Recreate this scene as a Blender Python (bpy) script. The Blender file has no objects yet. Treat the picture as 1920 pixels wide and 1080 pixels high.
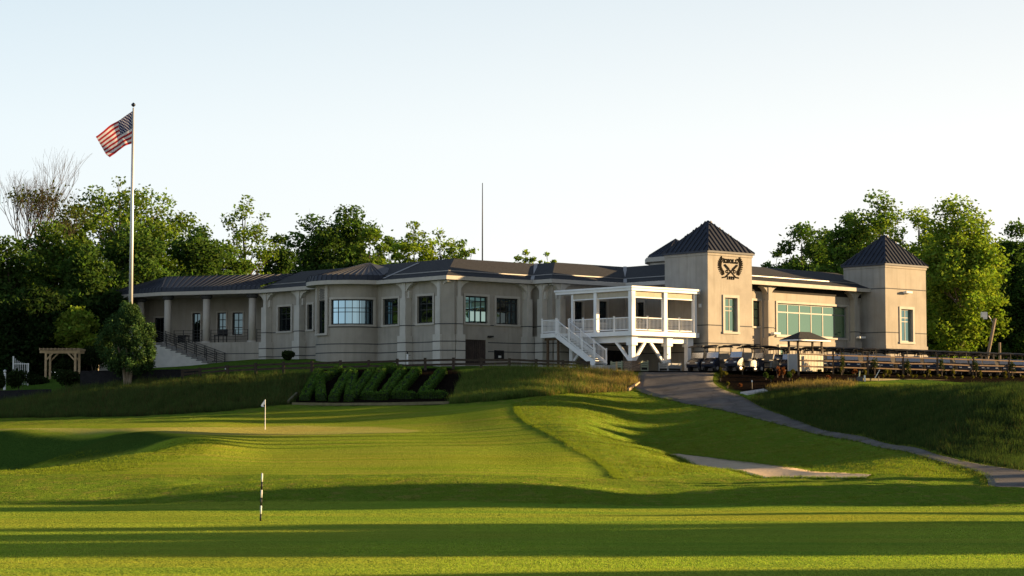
import bpy, math, random
import numpy as np
from mathutils import Vector, Matrix
SC = bpy.context.scene
COL = SC.collection
R = math.radians
rnd = random.Random(7)
NP = np.random.default_rng(11)

# ------------------------------------------------------------------ camera model
F = 3733.0
PITCH = math.atan((790 - 540) / F)
CP, SP = math.cos(PITCH), math.sin(PITCH)
cam_d = bpy.data.cameras.new('camera'); cam = bpy.data.objects.new('camera', cam_d); COL.objects.link(cam)
cam.rotation_euler = (math.pi / 2 + PITCH, 0, 0)
cam_d.sensor_width = 36; cam_d.lens = F / 1920 * 36; cam_d.clip_start = .5; cam_d.clip_end = 6000
SC.camera = cam

def ray(u, v):
    a, b = (u - 960) / F, (540 - v) / F
    return Vector((a, CP - b * SP, SP + b * CP))
def atY(u, v, Y):
    d = ray(u, v); return d * (Y / d.y)
def zv(v, Y):                       # height seen at image row v and distance Y (centre column)
    d = ray(960, v); return d.z * Y / d.y

# ------------------------------------------------------------------ materials
def new_mat(name):
    m = bpy.data.materials.new(name); m.use_nodes = True
    nt = m.node_tree; nt.nodes.clear()
    out = nt.nodes.new('ShaderNodeOutputMaterial')
    return m, nt, out
def N(nt, kind, **kw):
    n = nt.nodes.new(kind)
    for k, v in kw.items():
        if k in n.inputs.keys(): n.inputs[k].default_value = v
        else: setattr(n, k, v)
    return n
def L(nt, a, b): nt.links.new(a, b)
def ramp(nt, fac, c0, c1, p0=.3, p1=.7):
    r = nt.nodes.new('ShaderNodeValToRGB'); e = r.color_ramp.elements
    e[0].position = p0; e[1].position = p1
    e[0].color = (*c0, 1); e[1].color = (*c1, 1)
    L(nt, fac, r.inputs[0]); return r.outputs[0]
def noise(nt, scale, detail=4, vec=None, rough=.55):
    n = nt.nodes.new('ShaderNodeTexNoise'); n.inputs['Scale'].default_value = scale
    n.inputs['Detail'].default_value = detail; n.inputs['Roughness'].default_value = rough
    if vec is None:
        g = nt.nodes.new('ShaderNodeTexCoord'); vec = g.outputs['Object']
    L(nt, vec, n.inputs['Vector']); return n.outputs['Fac']
def scaled(nt, s, out='Object'):
    g = nt.nodes.new('ShaderNodeTexCoord'); m = nt.nodes.new('ShaderNodeMapping')
    m.inputs['Scale'].default_value = s; L(nt, g.outputs[out], m.inputs['Vector']); return m.outputs[0]
def mixc(nt, fac, a, b, mode='MIX'):
    m = nt.nodes.new('ShaderNodeMix'); m.data_type = 'RGBA'; m.blend_type = mode
    for sock, val in ((m.inputs[0], fac), (m.inputs[6], a), (m.inputs[7], b)):
        if hasattr(val, 'is_output'): L(nt, val, sock)
        elif isinstance(val, (int, float)): sock.default_value = val
        else: sock.default_value = (*val, 1)
    return m.outputs[2]
def bump(nt, h, strength, dist):
    b = nt.nodes.new('ShaderNodeBump'); b.inputs['Strength'].default_value = strength
    b.inputs['Distance'].default_value = dist; L(nt, h, b.inputs['Height']); return b.outputs[0]
def simple(name, c0, c1, scale=3.0, rough=.7, bstr=.2, bdist=.01, bscale=40, metal=0, spec=.3, stretch=None, p0=.3, p1=.7):
    m, nt, out = new_mat(name)
    p = nt.nodes.new('ShaderNodeBsdfPrincipled')
    vec = scaled(nt, stretch) if stretch else None
    L(nt, ramp(nt, noise(nt, scale, 5, vec), c0, c1, p0, p1), p.inputs['Base Color'])
    p.inputs['Roughness'].default_value = rough; p.inputs['Metallic'].default_value = metal
    p.inputs['Specular IOR Level'].default_value = spec
    if bstr: L(nt, bump(nt, noise(nt, bscale, 3), bstr, bdist), p.inputs['Normal'])
    L(nt, p.outputs[0], out.inputs[0]); return m

def stucco_mat():
    m, nt, out = new_mat('stucco')
    p = nt.nodes.new('ShaderNodeBsdfPrincipled')
    a = ramp(nt, noise(nt, .9, 6), (.28, .258, .225), (.39, .36, .315), .25, .75)
    st = noise(nt, 1.0, 4, scaled(nt, (3.2, 3.2, .25)))
    b = mixc(nt, ramp(nt, st, (0, 0, 0), (.75, .75, .75), .48, .8), a, (.235, .215, .18))
    n3 = noise(nt, .35, 3)
    c = mixc(nt, ramp(nt, n3, (0, 0, 0), (.45, .45, .45), .45, .7), b, (.37, .325, .27))
    L(nt, c, p.inputs['Base Color']); p.inputs['Roughness'].default_value = .9
    p.inputs['Specular IOR Level'].default_value = .15
    L(nt, bump(nt, noise(nt, 14, 5), .5, .02), p.inputs['Normal'])
    L(nt, p.outputs[0], out.inputs[0]); return m

def leaf_mat(name, trans=.45, bright=1.0):
    m, nt, out = new_mat(name)
    at = N(nt, 'ShaderNodeAttribute', attribute_name='Col')
    d = nt.nodes.new('ShaderNodeBsdfDiffuse'); t = nt.nodes.new('ShaderNodeBsdfTranslucent')
    L(nt, at.outputs['Color'], d.inputs[0])
    tc = mixc(nt, 1.0, at.outputs['Color'], (1.15, 1.25, .5), 'MULTIPLY')
    L(nt, tc, t.inputs[0])
    mx = nt.nodes.new('ShaderNodeMixShader'); mx.inputs[0].default_value = trans
    L(nt, d.outputs[0], mx.inputs[1]); L(nt, t.outputs[0], mx.inputs[2]); L(nt, mx.outputs[0], out.inputs[0])
    return m

def glass_mat(name, tint, refl, base, rough=.015):
    m, nt, out = new_mat(name)
    g = N(nt, 'ShaderNodeBsdfGlossy', Roughness=rough); g.inputs[0].default_value = (*tint, 1)
    d = nt.nodes.new('ShaderNodeBsdfDiffuse')
    L(nt, ramp(nt, noise(nt, .7, 3), tuple(x * .6 for x in base), base), d.inputs[0])
    L(nt, bump(nt, noise(nt, .9, 2), .12, .02), g.inputs['Normal'])
    mx = nt.nodes.new('ShaderNodeMixShader'); mx.inputs[0].default_value = refl
    L(nt, d.outputs[0], mx.inputs[1]); L(nt, g.outputs[0], mx.inputs[2]); L(nt, mx.outputs[0], out.inputs[0])
    return m

M = {}
M['stucco'] = stucco_mat()
M['stucco_skylit'] = simple('skylit_stucco', (.44, .42, .38), (.53, .505, .46), 1.2, .9, .4, .02, 14)  # stucco lightened to paint the brighter sky light on the piers
M['trim'] = simple('painted_trim', (.40, .37, .33), (.47, .44, .39), 2, .8, .15, .01, 20)
M['groove'] = simple('dark_groove', (.05, .055, .06), (.08, .08, .085), 3, .9, 0)
M['shingle'] = simple('roof_shingle', (.018, .019, .021), (.036, .036, .037), 5, .85, .6, .03, 16, stretch=(1, 1, 2.5))
M['metal_roof'] = simple('standing_seam_metal', (.030, .034, .046), (.042, .047, .062), .6, .55, .05, .01, 4, metal=0, spec=.22)
M['flash'] = simple('pale_flashing', (.20, .20, .20), (.27, .265, .26), 2, .45, 0, metal=.3)
M['frame'] = simple('bronze_frame', (.012, .014, .014), (.022, .024, .024), 2, .45, 0)
M['mullion'] = simple('grey_mullion', (.16, .17, .16), (.22, .22, .21), 2, .5, 0)
M['glass_dark'] = glass_mat('dark_glass', (.42, .56, .60), .20, (.008, .010, .012))
M['glass_green'] = glass_mat('green_glass', (.50, .76, .55), .72, (.03, .07, .04))
M['glass_teal'] = glass_mat('teal_glass', (.40, .66, .62), .72, (.02, .05, .05))
M['glass_bay'] = glass_mat('bay_glass', (.30, .45, .54), .8, (.01, .015, .018))
M['hedge_core'] = simple('hedge_core', (.012, .026, .007), (.025, .05, .012), 6, .95, .4, .03, 20)
M['white'] = simple('white_vinyl', (.74, .74, .75), (.82, .82, .82), 1.5, .5, .05, .004, 30)
M['offwhite'] = simple('white_paint_worn', (.62, .61, .58), (.74, .73, .70), 3, .6, .1, .01, 20)
M['screen'] = simple('beige_roll_screen', (.40, .35, .27), (.48, .42, .33), 4, .9, 0)
M['black_iron'] = simple('black_iron', (.014, .013, .012), (.03, .028, .026), 4, .5, 0)
M['wood_dark'] = simple('weathered_dark_wood', (.03, .022, .016), (.065, .048, .036), 4, .85, .4, .02, 18, stretch=(1, 1, 4))
M['wood'] = simple('rough_brown_wood', (.075, .048, .03), (.14, .09, .054), 5, .85, .5, .02, 14, stretch=(1, 1, 3))
M['wood_pale'] = simple('pale_cedar', (.40, .28, .16), (.52, .38, .23), 4, .75, .3, .01, 20)
M['timber'] = simple('green_timber', (.12, .11, .06), (.19, .17, .09), 4, .85, .4, .02, 12)
M['stone'] = simple('ledge_stone', (.10, .075, .055), (.36, .25, .17), 3.2, .9, .8, .05, 7, stretch=(1, 1, 3.5))
M['concrete'] = simple('pale_concrete', (.42, .41, .39), (.52, .51, .48), 2, .9, .3, .02, 14)
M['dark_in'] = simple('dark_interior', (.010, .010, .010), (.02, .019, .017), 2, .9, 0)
M['shutter'] = simple('brown_corrugated_door', (.035, .026, .022), (.07, .05, .042), 2, .7, .3, .02, 6)
M['dark_wall'] = simple('dark_block_wall', (.012, .012, .015), (.024, .024, .028), 3, .95, .3, .02, 9)
M['bark'] = simple('bark', (.05, .038, .028), (.12, .095, .07), 3, .95, .8, .04, 9, stretch=(2, 2, .5))
M['bark_pale'] = simple('pale_bark', (.16, .125, .09), (.26, .21, .16), 3, .95, .8, .04, 9, stretch=(2, 2, .5))
M['leaf'] = leaf_mat('leaves', .45)
M['leaf_dense'] = leaf_mat('dense_leaves', .2)
M['grass_blade'] = leaf_mat('grass_blades', .4)
M['asphalt_plain'] = simple('plain_asphalt', (.10, .092, .085), (.165, .15, .135), 1.2, .9, .6, .02, 25)
def asphalt_mat():
    m, nt, out = new_mat('worn_asphalt')
    p = nt.nodes.new('ShaderNodeBsdfPrincipled'); p.inputs['Roughness'].default_value = .9; p.inputs['Specular IOR Level'].default_value = .2
    c = ramp(nt, noise(nt, 1.1, 6), (.095, .086, .078), (.17, .155, .138))
    c = mixc(nt, ramp(nt, noise(nt, .35, 3), (0, 0, 0), (.6, .6, .6), .5, .62), c, (.085, .078, .072))
    v = nt.nodes.new('ShaderNodeTexVoronoi'); v.feature = 'DISTANCE_TO_EDGE'; v.inputs['Scale'].default_value = .28
    g = nt.nodes.new('ShaderNodeTexCoord'); ad = N(nt, 'ShaderNodeVectorMath', operation='MULTIPLY_ADD'); nz = nt.nodes.new('ShaderNodeTexNoise'); nz.inputs['Scale'].default_value = 1.2; L(nt, g.outputs['Object'], nz.inputs['Vector'])
    L(nt, nz.outputs['Color'], ad.inputs[0]); ad.inputs[1].default_value = (.8, .8, .8); L(nt, g.outputs['Object'], ad.inputs[2]); L(nt, ad.outputs[0], v.inputs['Vector'])
    c = mixc(nt, ramp(nt, v.outputs['Distance'], (.35, .35, .35), (0, 0, 0), .0, .03), c, (.03, .03, .028))
    L(nt, c, p.inputs['Base Color']); L(nt, bump(nt, noise(nt, 25, 3), .6, .02), p.inputs['Normal']); L(nt, p.outputs[0], out.inputs[0]); return m
M['sand'] = simple('bunker_sand', (.50, .375, .235), (.60, .46, .30), 1.5, .95, .7, .04, 6)
M['asphalt'] = asphalt_mat()
M['navy'] = simple('navy_gloss_plastic', (.012, .016, .028), (.02, .025, .04), 2, .25, 0, spec=.5)
M['cart_grey'] = simple('grey_green_plastic', (.12, .125, .12), (.17, .175, .165), 2, .4, 0, spec=.5)
M['black'] = simple('black_plastic', (.008, .008, .009), (.016, .016, .018), 2, .5, 0)
M['emblem'] = simple('dark_bronze_letters', (.010, .009, .007), (.018, .015, .012), 3, .95, 0, spec=.03)
M['rubber'] = simple('tyre_rubber', (.012, .012, .012), (.022, .022, .022), 4, .85, 0)
M['hub'] = simple('silver_hub', (.42, .42, .43), (.55, .55, .55), 2, .4, 0, metal=.4)
M['seat'] = simple('stone_vinyl', (.19, .18, .165), (.26, .245, .225), 2, .6, 0)
M['shield'] = glass_mat('tinted_windshield', (.55, .58, .64), .38, (.10, .10, .11), .2)
M['pole'] = simple('satin_aluminium', (.46, .46, .45), (.55, .55, .54), 2, .45, 0, metal=.5)
M['red_paint'] = simple('dull_red_sign', (.08, .02, .016), (.11, .03, .02), 2, .7, 0)
M['green_bin'] = simple('pale_green_boards', (.25, .29, .20), (.33, .36, .25), 3, .7, .1, .01, 12)
M['grey_siding'] = simple('grey_siding', (.30, .31, .32), (.36, .37, .37), 2, .7, .1, .01, 12)
M['cream_siding'] = simple('cream_siding', (.56, .50, .40), (.64, .58, .47), 2, .7, .1, .01, 12)

# ------------------------------------------------------------------ object helpers
def tag(o, label=None, cat=None, group=None, kind=None):
    if label: o['label'] = label
    if cat: o['category'] = cat
    if group: o['group'] = group
    if kind: o['kind'] = kind
    return o
def thing(name, label, cat, loc=(0, 0, 0), group=None):
    o = bpy.data.objects.new(name, None); COL.objects.link(o); o.location = loc
    o.empty_display_size = .3
    return tag(o, label, cat, group)
def org(p):
    v = Vector((0, 0, 0))
    while p is not None: v += Vector(p.location); p = p.parent
    return v
def copy_tree(o, parent=None):
    c = o.copy(); COL.objects.link(c); c.parent = parent
    for ch in list(o.children): copy_tree(ch, c)
    return c

class MB:
    def __init__(s): s.v = []; s.f = []
    def add(s, pts, faces):
        b = len(s.v); s.v += [tuple(p) for p in pts]; s.f += [tuple(b + i for i in f) for f in faces]; return s
    def poly(s, pts): return s.add(pts, [tuple(range(len(pts)))])
    def hexa(s, p):
        return s.add(p, [(3, 2, 1, 0), (4, 5, 6, 7), (0, 1, 5, 4), (1, 2, 6, 5), (2, 3, 7, 6), (3, 0, 4, 7)])
    def box(s, c, size, rz=0):
        x, y, z = (k / 2 for k in size); ca, sa = math.cos(rz), math.sin(rz)
        P = []
        for dz in (-z, z):
            for dx, dy in ((-x, -y), (x, -y), (x, y), (-x, y)):
                P.append((c[0] + dx * ca - dy * sa, c[1] + dx * sa + dy * ca, c[2] + dz))
        return s.hexa(P)
    def fbox(s, fa, s0, s1, z0, z1, o0, o1):
        n = max(1, int(math.ceil(abs(s1 - s0) / fa.step)))
        for i in range(n):
            a = s0 + (s1 - s0) * i / n; b = s0 + (s1 - s0) * (i + 1) / n
            s.hexa([fa.pt(a, z0, o1), fa.pt(b, z0, o1), fa.pt(b, z0, o0), fa.pt(a, z0, o0),
                    fa.pt(a, z1, o1), fa.pt(b, z1, o1), fa.pt(b, z1, o0), fa.pt(a, z1, o0)])
        return s
    def bar(s, p, q, w, h=None, up=(0, 0, 1)):
        h = h or w; p = Vector(p); q = Vector(q); d = (q - p).normalized()
        a = d.cross(Vector(up))
        if a.length < 1e-4: a = d.cross(Vector((0, 1, 0)))
        a = a.normalized(); b = a.cross(d).normalized()
        a *= w / 2; b *= h / 2
        return s.hexa([p - a - b, p + a - b, q + a - b, q - a - b, p - a + b, p + a + b, q + a + b, q - a + b])
    def tube(s, pts, rad, n=8, cap=True):
        pts = [Vector(p) for p in pts]
        if not hasattr(rad, '__len__'): rad = [rad] * len(pts)
        b = len(s.v); x = None
        for i, p in enumerate(pts):
            d = (pts[min(i + 1, len(pts) - 1)] - pts[max(i - 1, 0)]).normalized()
            if x is None: x = d.orthogonal().normalized()
            else: x = (x - d * x.dot(d)).normalized()
            y = d.cross(x)
            for k in range(n):
                a = 2 * math.pi * k / n
                s.v.append(tuple(p + (x * math.cos(a) + y * math.sin(a)) * rad[i]))
        for i in range(len(pts) - 1):
            for k in range(n):
                k2 = (k + 1) % n
                s.f.append((b + i * n + k, b + i * n + k2, b + (i + 1) * n + k2, b + (i + 1) * n + k))
        if cap:
            s.f.append(tuple(b + k for k in range(n))[::-1]); e = b + (len(pts) - 1) * n
            s.f.append(tuple(e + k for k in range(n)))
        return s
    def build(s, name, mat, parent=None, smooth=False):
        o0 = org(parent)
        me = bpy.data.meshes.new(name)
        me.from_pydata([tuple(Vector(p) - o0) for p in s.v], [], s.f); me.update()
        if smooth: me.polygons.foreach_set('use_smooth', [True] * len(me.polygons))
        me.materials.append(mat)
        o = bpy.data.objects.new(name, me); COL.objects.link(o); o.parent = parent
        return o

def np_mesh(name, V, Fc, mat, parent=None, col=None, smooth=False):
    """V (n,3), Fc (m,k) equal-sized faces; col (n,3) per-vertex colour"""
    o0 = np.array(org(parent)); V = np.asarray(V, dtype=np.float32) - o0.astype(np.float32)
    Fc = np.asarray(Fc, dtype=np.int32); k = Fc.shape[1]
    me = bpy.data.meshes.new(name)
    me.vertices.add(len(V)); me.vertices.foreach_set('co', V.ravel())
    me.loops.add(Fc.size); me.loops.foreach_set('vertex_index', Fc.ravel())
    me.polygons.add(len(Fc)); me.polygons.foreach_set('loop_start', np.arange(0, Fc.size, k, dtype=np.int32))
    me.polygons.foreach_set('loop_total', np.full(len(Fc), k, dtype=np.int32))
    if smooth: me.polygons.foreach_set('use_smooth', np.ones(len(Fc), dtype=bool))
    me.update(calc_edges=True)
    if col is not None:
        a = me.color_attributes.new('Col', 'FLOAT_COLOR', 'POINT')
        c = np.ones((len(V), 4), dtype=np.float32); c[:, :3] = col; a.data.foreach_set('color', c.ravel())
    me.materials.append(mat)
    o = bpy.data.objects.new(name, me); COL.objects.link(o); o.parent = parent
    return o

class Facade:
    """vertical plane; s runs to the right seen from outside, o is out of the wall"""
    step = 1e9
    def __init__(s, p, d):
        s.p = Vector((p[0], p[1])); s.d = Vector((d[0], d[1])).normalized(); s.n = Vector((s.d.y, -s.d.x))
    def pt(s, a, z, o=0):
        q = s.p + s.d * a + s.n * o; return Vector((q.x, q.y, z))
    def px(s, u, v, o=0):
        d = ray(u, v); n = s.n; q = s.p + n * o
        t = (q.x * n.x + q.y * n.y) / (d.x * n.x + d.y * n.y); P = d * t
        return ((Vector((P.x, P.y)) - s.p).dot(s.d), P.z)
class ArcFacade:
    """cylinder; s is arc length, s=0 at angle a0 (radians), growing counter-clockwise"""
    step = .35
    def __init__(s, c, r, a0): s.c = Vector(c); s.r = r; s.a0 = a0
    def pt(s, a, z, o=0):
        t = s.a0 + a / s.r; rr = s.r + o
        return Vector((s.c.x + math.cos(t) * rr, s.c.y + math.sin(t) * rr, z))
    def px(s, u, v, o=0):
        d = ray(u, v); r = s.r + o
        A = d.x ** 2 + d.y ** 2; B = -2 * (d.x * s.c.x + d.y * s.c.y); C = s.c.x ** 2 + s.c.y ** 2 - r * r
        D = max(0, B * B - 4 * A * C); t = (-B - math.sqrt(D)) / (2 * A); P = d * t
        th = math.atan2(P.y - s.c.y, P.x - s.c.x)
        while th < s.a0 - .3: th += 2 * math.pi
        return ((th - s.a0) * s.r, P.z)

def wall_mesh(mb, fa, s0, s1, z0, z1, holes=(), depth=.22, thick=.3):
    ss = sorted({s0, s1} | {h[0] for h in holes} | {h[2] for h in holes})
    zs = sorted({z0, z1} | {h[1] for h in holes} | {h[3] for h in holes})
    full = []
    for a, b in zip(ss, ss[1:]):
        n = max(1, int(math.ceil((b - a) / fa.step)))
        full += [(a + (b - a) * i / n, a + (b - a) * (i + 1) / n) for i in range(n)]
    for a, b in full:
        for c, d in zip(zs, zs[1:]):
            ms, mz = (a + b) / 2, (c + d) / 2
            if any(h[0] < ms < h[2] and h[1] < mz < h[3] for h in holes): continue
            mb.poly([fa.pt(a, c), fa.pt(b, c), fa.pt(b, d), fa.pt(a, d)])
    for h in holes:
        a, c, b, d = h
        n = max(1, int(math.ceil((b - a) / fa.step)))
        for i in range(n):
            e, f = a + (b - a) * i / n, a + (b - a) * (i + 1) / n
            mb.poly([fa.pt(e, c), fa.pt(e, c, -depth), fa.pt(f, c, -depth), fa.pt(f, c)])
            mb.poly([fa.pt(e, d), fa.pt(f, d), fa.pt(f, d, -depth), fa.pt(e, d, -depth)])
        mb.poly([fa.pt(a, c), fa.pt(a, d), fa.pt(a, d, -depth), fa.pt(a, c, -depth)])
        mb.poly([fa.pt(b, c), fa.pt(b, c, -depth), fa.pt(b, d, -depth), fa.pt(b, d)])

def window(root, fa, h, cols, rows, gmat, fmat='frame', inset=.16, bar=.06, transoms=None, surround=.16, edge=.09):
    a, c, b, d = h
    f = MB(); e = edge
    f.fbox(fa, a, b, c, c + e, -inset - .05, -inset + .05); f.fbox(fa, a, b, d - e, d, -inset - .05, -inset + .05)
    f.fbox(fa, a, a + e, c + e, d - e, -inset - .05, -inset + .05); f.fbox(fa, b - e, b, c + e, d - e, -inset - .05, -inset + .05)
    for i in range(1, cols):
        x = a + (b - a) * i / cols
        f.fbox(fa, x - bar / 2, x + bar / 2, c + e, d - e, -inset - .03, -inset + .03)
    tz = transoms if transoms is not None else [i / rows for i in range(1, rows)]
    for t in tz:
        z = c + (d - c) * t
        f.fbox(fa, a + e, b - e, z - bar / 2, z + bar / 2, -inset - .028, -inset + .028)
    w = f.build('window', M[fmat], root)
    g = MB()
    n = max(1, int(math.ceil((b - a) / fa.step)))
    for i in range(n):
        p, q = a + .02 + (b - a - .04) * i / n, a + .02 + (b - a - .04) * (i + 1) / n
        g.poly([fa.pt(p, c + .02, -inset), fa.pt(q, c + .02, -inset), fa.pt(q, d - .02, -inset), fa.pt(p, d - .02, -inset)])
    g.build('pane', M[gmat], w)
    if surround:
        k = surround; t = MB(); q0, q1 = .004, .07
        t.fbox(fa, a - k, b + k, d, d + k, q0, q1); t.fbox(fa, a - k - .03, b + k + .03, c - k * .8, c, q0, q1 + .04)
        t.fbox(fa, a - k, a, c, d, q0, q1); t.fbox(fa, b, b + k, c, d, q0, q1)
        t.build('surround', M['trim'], w)
    return w

def seg_int(p, d, q, e):
    det = d[0] * (-e[1]) + e[0] * d[1]
    t = ((q[0] - p[0]) * (-e[1]) + e[0] * (q[1] - p[1])) / det
    return Vector((p[0] + d[0] * t, p[1] + d[1] * t))
def offset_line(pts, k):
    """offset an open plan polyline by k to the inside (left of travel); k may be one value per segment"""
    pts = [Vector(p[:2]) for p in pts]; n = len(pts) - 1
    ks = k if hasattr(k, '__len__') else [k] * n
    dirs = [(pts[i + 1] - pts[i]).normalized() for i in range(n)]
    off = [pts[i] + Vector((-dirs[i].y, dirs[i].x)) * ks[i] for i in range(n)]
    res = [off[0]]
    for i in range(1, n): res.append(seg_int(off[i - 1], dirs[i - 1], off[i], dirs[i]))
    res.append(pts[n] + Vector((-dirs[-1].y, dirs[-1].x)) * ks[-1])
    return res
# ------------------------------------------------------------------ terrain
CAMZ = -2.4
base = [(20, CAMZ), (48, CAMZ), (55, CAMZ)]
TC = {
 -300: base + [(75, -2.2), (82, -2.0), (92, -3.3), (113, -3.2), (118, 806), (121, 803), (128, 0.), (132, 1.0), (140, 1.9), (150, 2.4), (170, 3.)],
 0: base + [(66, 906), (76, 894), (81, 881), (91, -2.95), (106.5, -2.9), (111.4, 806.5), (115.5, 803.2), (119, 799.5), (128, 783), (136, 757), (142, 742), (155, 715), (170, 3.4)],
 240: base + [(62, 922), (68, 902), (76, 889), (87, 848), (92.5, -2.1), (97.2, -2.15), (101.4, 810.5), (107, 804.5), (113, 799), (127, 782), (132, 745), (138, 719), (145, 705), (155, 690), (170, 4.3)],
 330: base + [(61, 912), (67, 903), (76, 889), (92, 829), (94.5, -1.1), (98.5, 812), (107, 805), (113, 799), (127, 778), (132, 740), (138.5, 712), (145, 700), (155, 688), (170, 4.4)],
 400: base + [(60.5, 906), (66, -2.2), (76, 889), (95, 822), (104, 814), (112, 800), (127, 775), (133, 735), (139, 697), (150, 684), (160, 680)],
 480: base + [(61, 899), (66, -2.1), (75, 888), (90, 850), (104, 815), (112, 804.5), (117, 797), (128, 768), (134, 730), (140, 692), (150, 676), (158, 672)],
 640: base + [(61, 895), (66, -2.05), (75, 887), (90, 848), (104, 815), (112, 803), (118, 795), (129, 760), (130, 756), (138.5, 694), (141, 690), (150, 673), (158, 672)],
 720: base + [(61, 893), (66, -2.0), (75, 886), (90, 846), (104, 814), (112, 802), (118, 790), (128, 758), (129, 755), (138.5, 694), (141, 688), (150, 672), (158, 672)],
 840: base + [(61, 893.5), (66, -2.0), (75, 885), (90, 845), (104, 815), (112, 798), (120, 776), (127, 758), (131, 740), (137, 697), (140, 688), (146, 684), (155, 684)],
 960: base + [(61, 897), (66, -2.05), (75, 888), (90, 848), (104, 808), (115, 773), (124, 750), (128, 738), (133, 710), (137, 688), (141, 686), (150, 690)],
 1080: base + [(61, 906), (66, -2.12), (75, 891), (90, 843), (104, 797), (110, 790), (118, 768), (126, 747), (131, 734), (134, 713), (138, 690), (142, 689), (150, 695)],
 1200: base + [(60, 929), (66, 914), (75, 898), (90, 850), (98, 834), (106, -1.75), (109, -1.35), (115, 816), (122, 786), (130, 750), (134, 732), (137.5, 697), (141, 3.4), (150, 3.4)],
 1320: base + [(61, 919), (66, -2.2), (75, 906), (85, 871), (92, -2.5), (97, -2.05), (100, 857), (110, 825), (120, 785), (128, 752), (133.5, 719), (137.5, 697.5), (140, 3.4), (150, 3.4)],
 1440: base + [(61, 908), (66, -2.2), (73, 906), (78, 897), (84, -2.55), (92, 873), (104, 836), (116, 792), (121, 771), (126, 747), (129.5, 732), (131, 730), (135, 716), (139, 699), (141, 3.4), (150, 3.4)],
 1560: base + [(61, 906), (66, -2.2), (73, 904), (79, 896), (85, 884), (95, 855), (104, 829), (109, 812), (112, 801), (121, 750), (126, 731), (128, 729), (132.5, 719), (133.8, 712), (138.5, 3.3), (141, 3.4), (150, 3.4)],
 1680: base + [(61, 907), (66, -2.25), (72, 901), (80, 880), (91, 850), (95, 840), (98, 826), (108, 763), (114, 733), (117, 728.5), (128, 725), (136.5, 719), (138.2, 711), (143.5, 3.4), (150, 3.4)],
 1800: base + [(61, 909), (66, -2.3), (72, 908), (78, 891), (83.5, 870), (88, 852), (98, 766), (103.5, 735), (107, 728.5), (120, 726), (140.5, 718), (142.5, 711), (148, 3.4), (160, 3.4)],
 1920: base + [(61, 913), (66, -2.35), (69, 917), (76, 889), (84, 866), (92, 798), (97, 744), (101, 730), (112, 727), (145.5, 718), (147.5, 712), (153, 3.4), (160, 3.4)],
 2220: base + [(61, -2.1), (66, -2.35), (75, -2.3), (84, -1.9), (91, -.7), (97, 1.0), (102, 1.5), (126, 2.0), (140, 2.3), (156, 2.6), (162, 3.4), (170, 3.4)],
}
YG = np.arange(0, 320.01, .5)
us = sorted(TC); rows = []
def gsm(a, sig):
    r = int(sig * 3) + 1; k = np.exp(-.5 * (np.arange(-r, r + 1) / sig) ** 2); k /= k.sum()
    return np.convolve(np.pad(a, r, mode='edge'), k, 'valid')
for u in us:
    ys = [k[0] for k in TC[u]]; zs = [(k[1] if k[1] < 20 else zv(k[1], k[0])) for k in TC[u]]
    rows.append(gsm(np.interp(YG, ys, zs), 1.8))
rows = np.array(rows)
UG = np.arange(-300, 2221, 20.)
TT = np.array([np.interp(UG, us, rows[:, j]) for j in range(len(YG))]).T
for j in range(TT.shape[1]): TT[:, j] = gsm(TT[:, j], 1.6)
def tz(X, Y):
    X = np.asarray(X, dtype=float); Y = np.asarray(Y, dtype=float)
    yy = np.clip(Y, 0, 319.9); u = np.clip(960 + F * X / np.maximum(Y, 14), -299.9, 2219.9)
    fi = (u + 300) / 20; fj = yy / .5
    i = fi.astype(int); j = fj.astype(int); a = fi - i; b = fj - j
    return (TT[i, j] * (1 - a) * (1 - b) + TT[i + 1, j] * a * (1 - b) + TT[i, j + 1] * (1 - a) * b + TT[i + 1, j + 1] * a * b)
def gz(x, y): return float(tz(x, y))
_ys = np.arange(22, 175, .05)
def gh(u, v, ymin=22):
    """the point of the ground seen at an image position"""
    d = ray(u, v); t = _ys / d.y
    k = np.nonzero((d.z * t < tz(d.x * t, _ys)) & (_ys > ymin))[0]
    y = _ys[k[0]] if len(k) else 140.
    t = y / d.y; return Vector((d.x * t, y, gz(d.x * t, y)))
def ghp(poly, ymin=22): return np.array([gh(*p, ymin=ymin)[:2] for p in poly])
def inside(P, X, Y):
    c = np.zeros(X.shape, dtype=bool); n = len(P)
    for i in range(n):
        x0, y0 = P[i]; x1, y1 = P[(i + 1) % n]
        if y0 == y1: continue
        c ^= ((y0 > Y) != (y1 > Y)) & (X < (x1 - x0) * (Y - y0) / (y1 - y0) + x0)
    return c
def wob(X, Y, s, seed):
    r = np.random.default_rng(seed); o = np.zeros_like(X)
    for k in range(7):
        a = r.uniform(0, 6.28); f = r.uniform(.6, 1.7) / s
        o += np.sin((X * math.cos(a) + Y * math.sin(a)) * f * 6.28 + r.uniform(0, 6.28))
    return o / 7

P_GREEN = ghp([(-250, 803.5), (0, 803.5), (230, 802.5), (420, 800), (560, 797), (700, 799), (785, 806), (770, 811), (600, 814), (420, 814), (330, 811.5), (230, 808), (0, 806.5), (-250, 806.5)])
P_FAIR = ghp([(-280, 889), (-280, 800), (0, 797), (300, 790), (560, 765), (760, 757), (960, 757), (968, 780), (1000, 800), (1040, 820), (1090, 848), (1130, 875), (1150, 898), (700, 890), (400, 890)])
P_FAIR2 = ghp([(-280, 889), (-280, 800), (0, 797), (300, 790), (560, 765), (760, 757), (950, 757), (960, 785), (985, 806), (1030, 828), (1080, 855), (1100, 872), (1104, 897), (700, 890), (400, 890)])
P_MULCH = ghp([(1336, 716), (1345, 704), (1380, 699.5), (1500, 700), (1640, 699), (1760, 700), (1990, 702), (1990, 712), (1760, 711), (1592, 709), (1560, 722), (1430, 737), (1400, 738), (1365, 730)])
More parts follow.
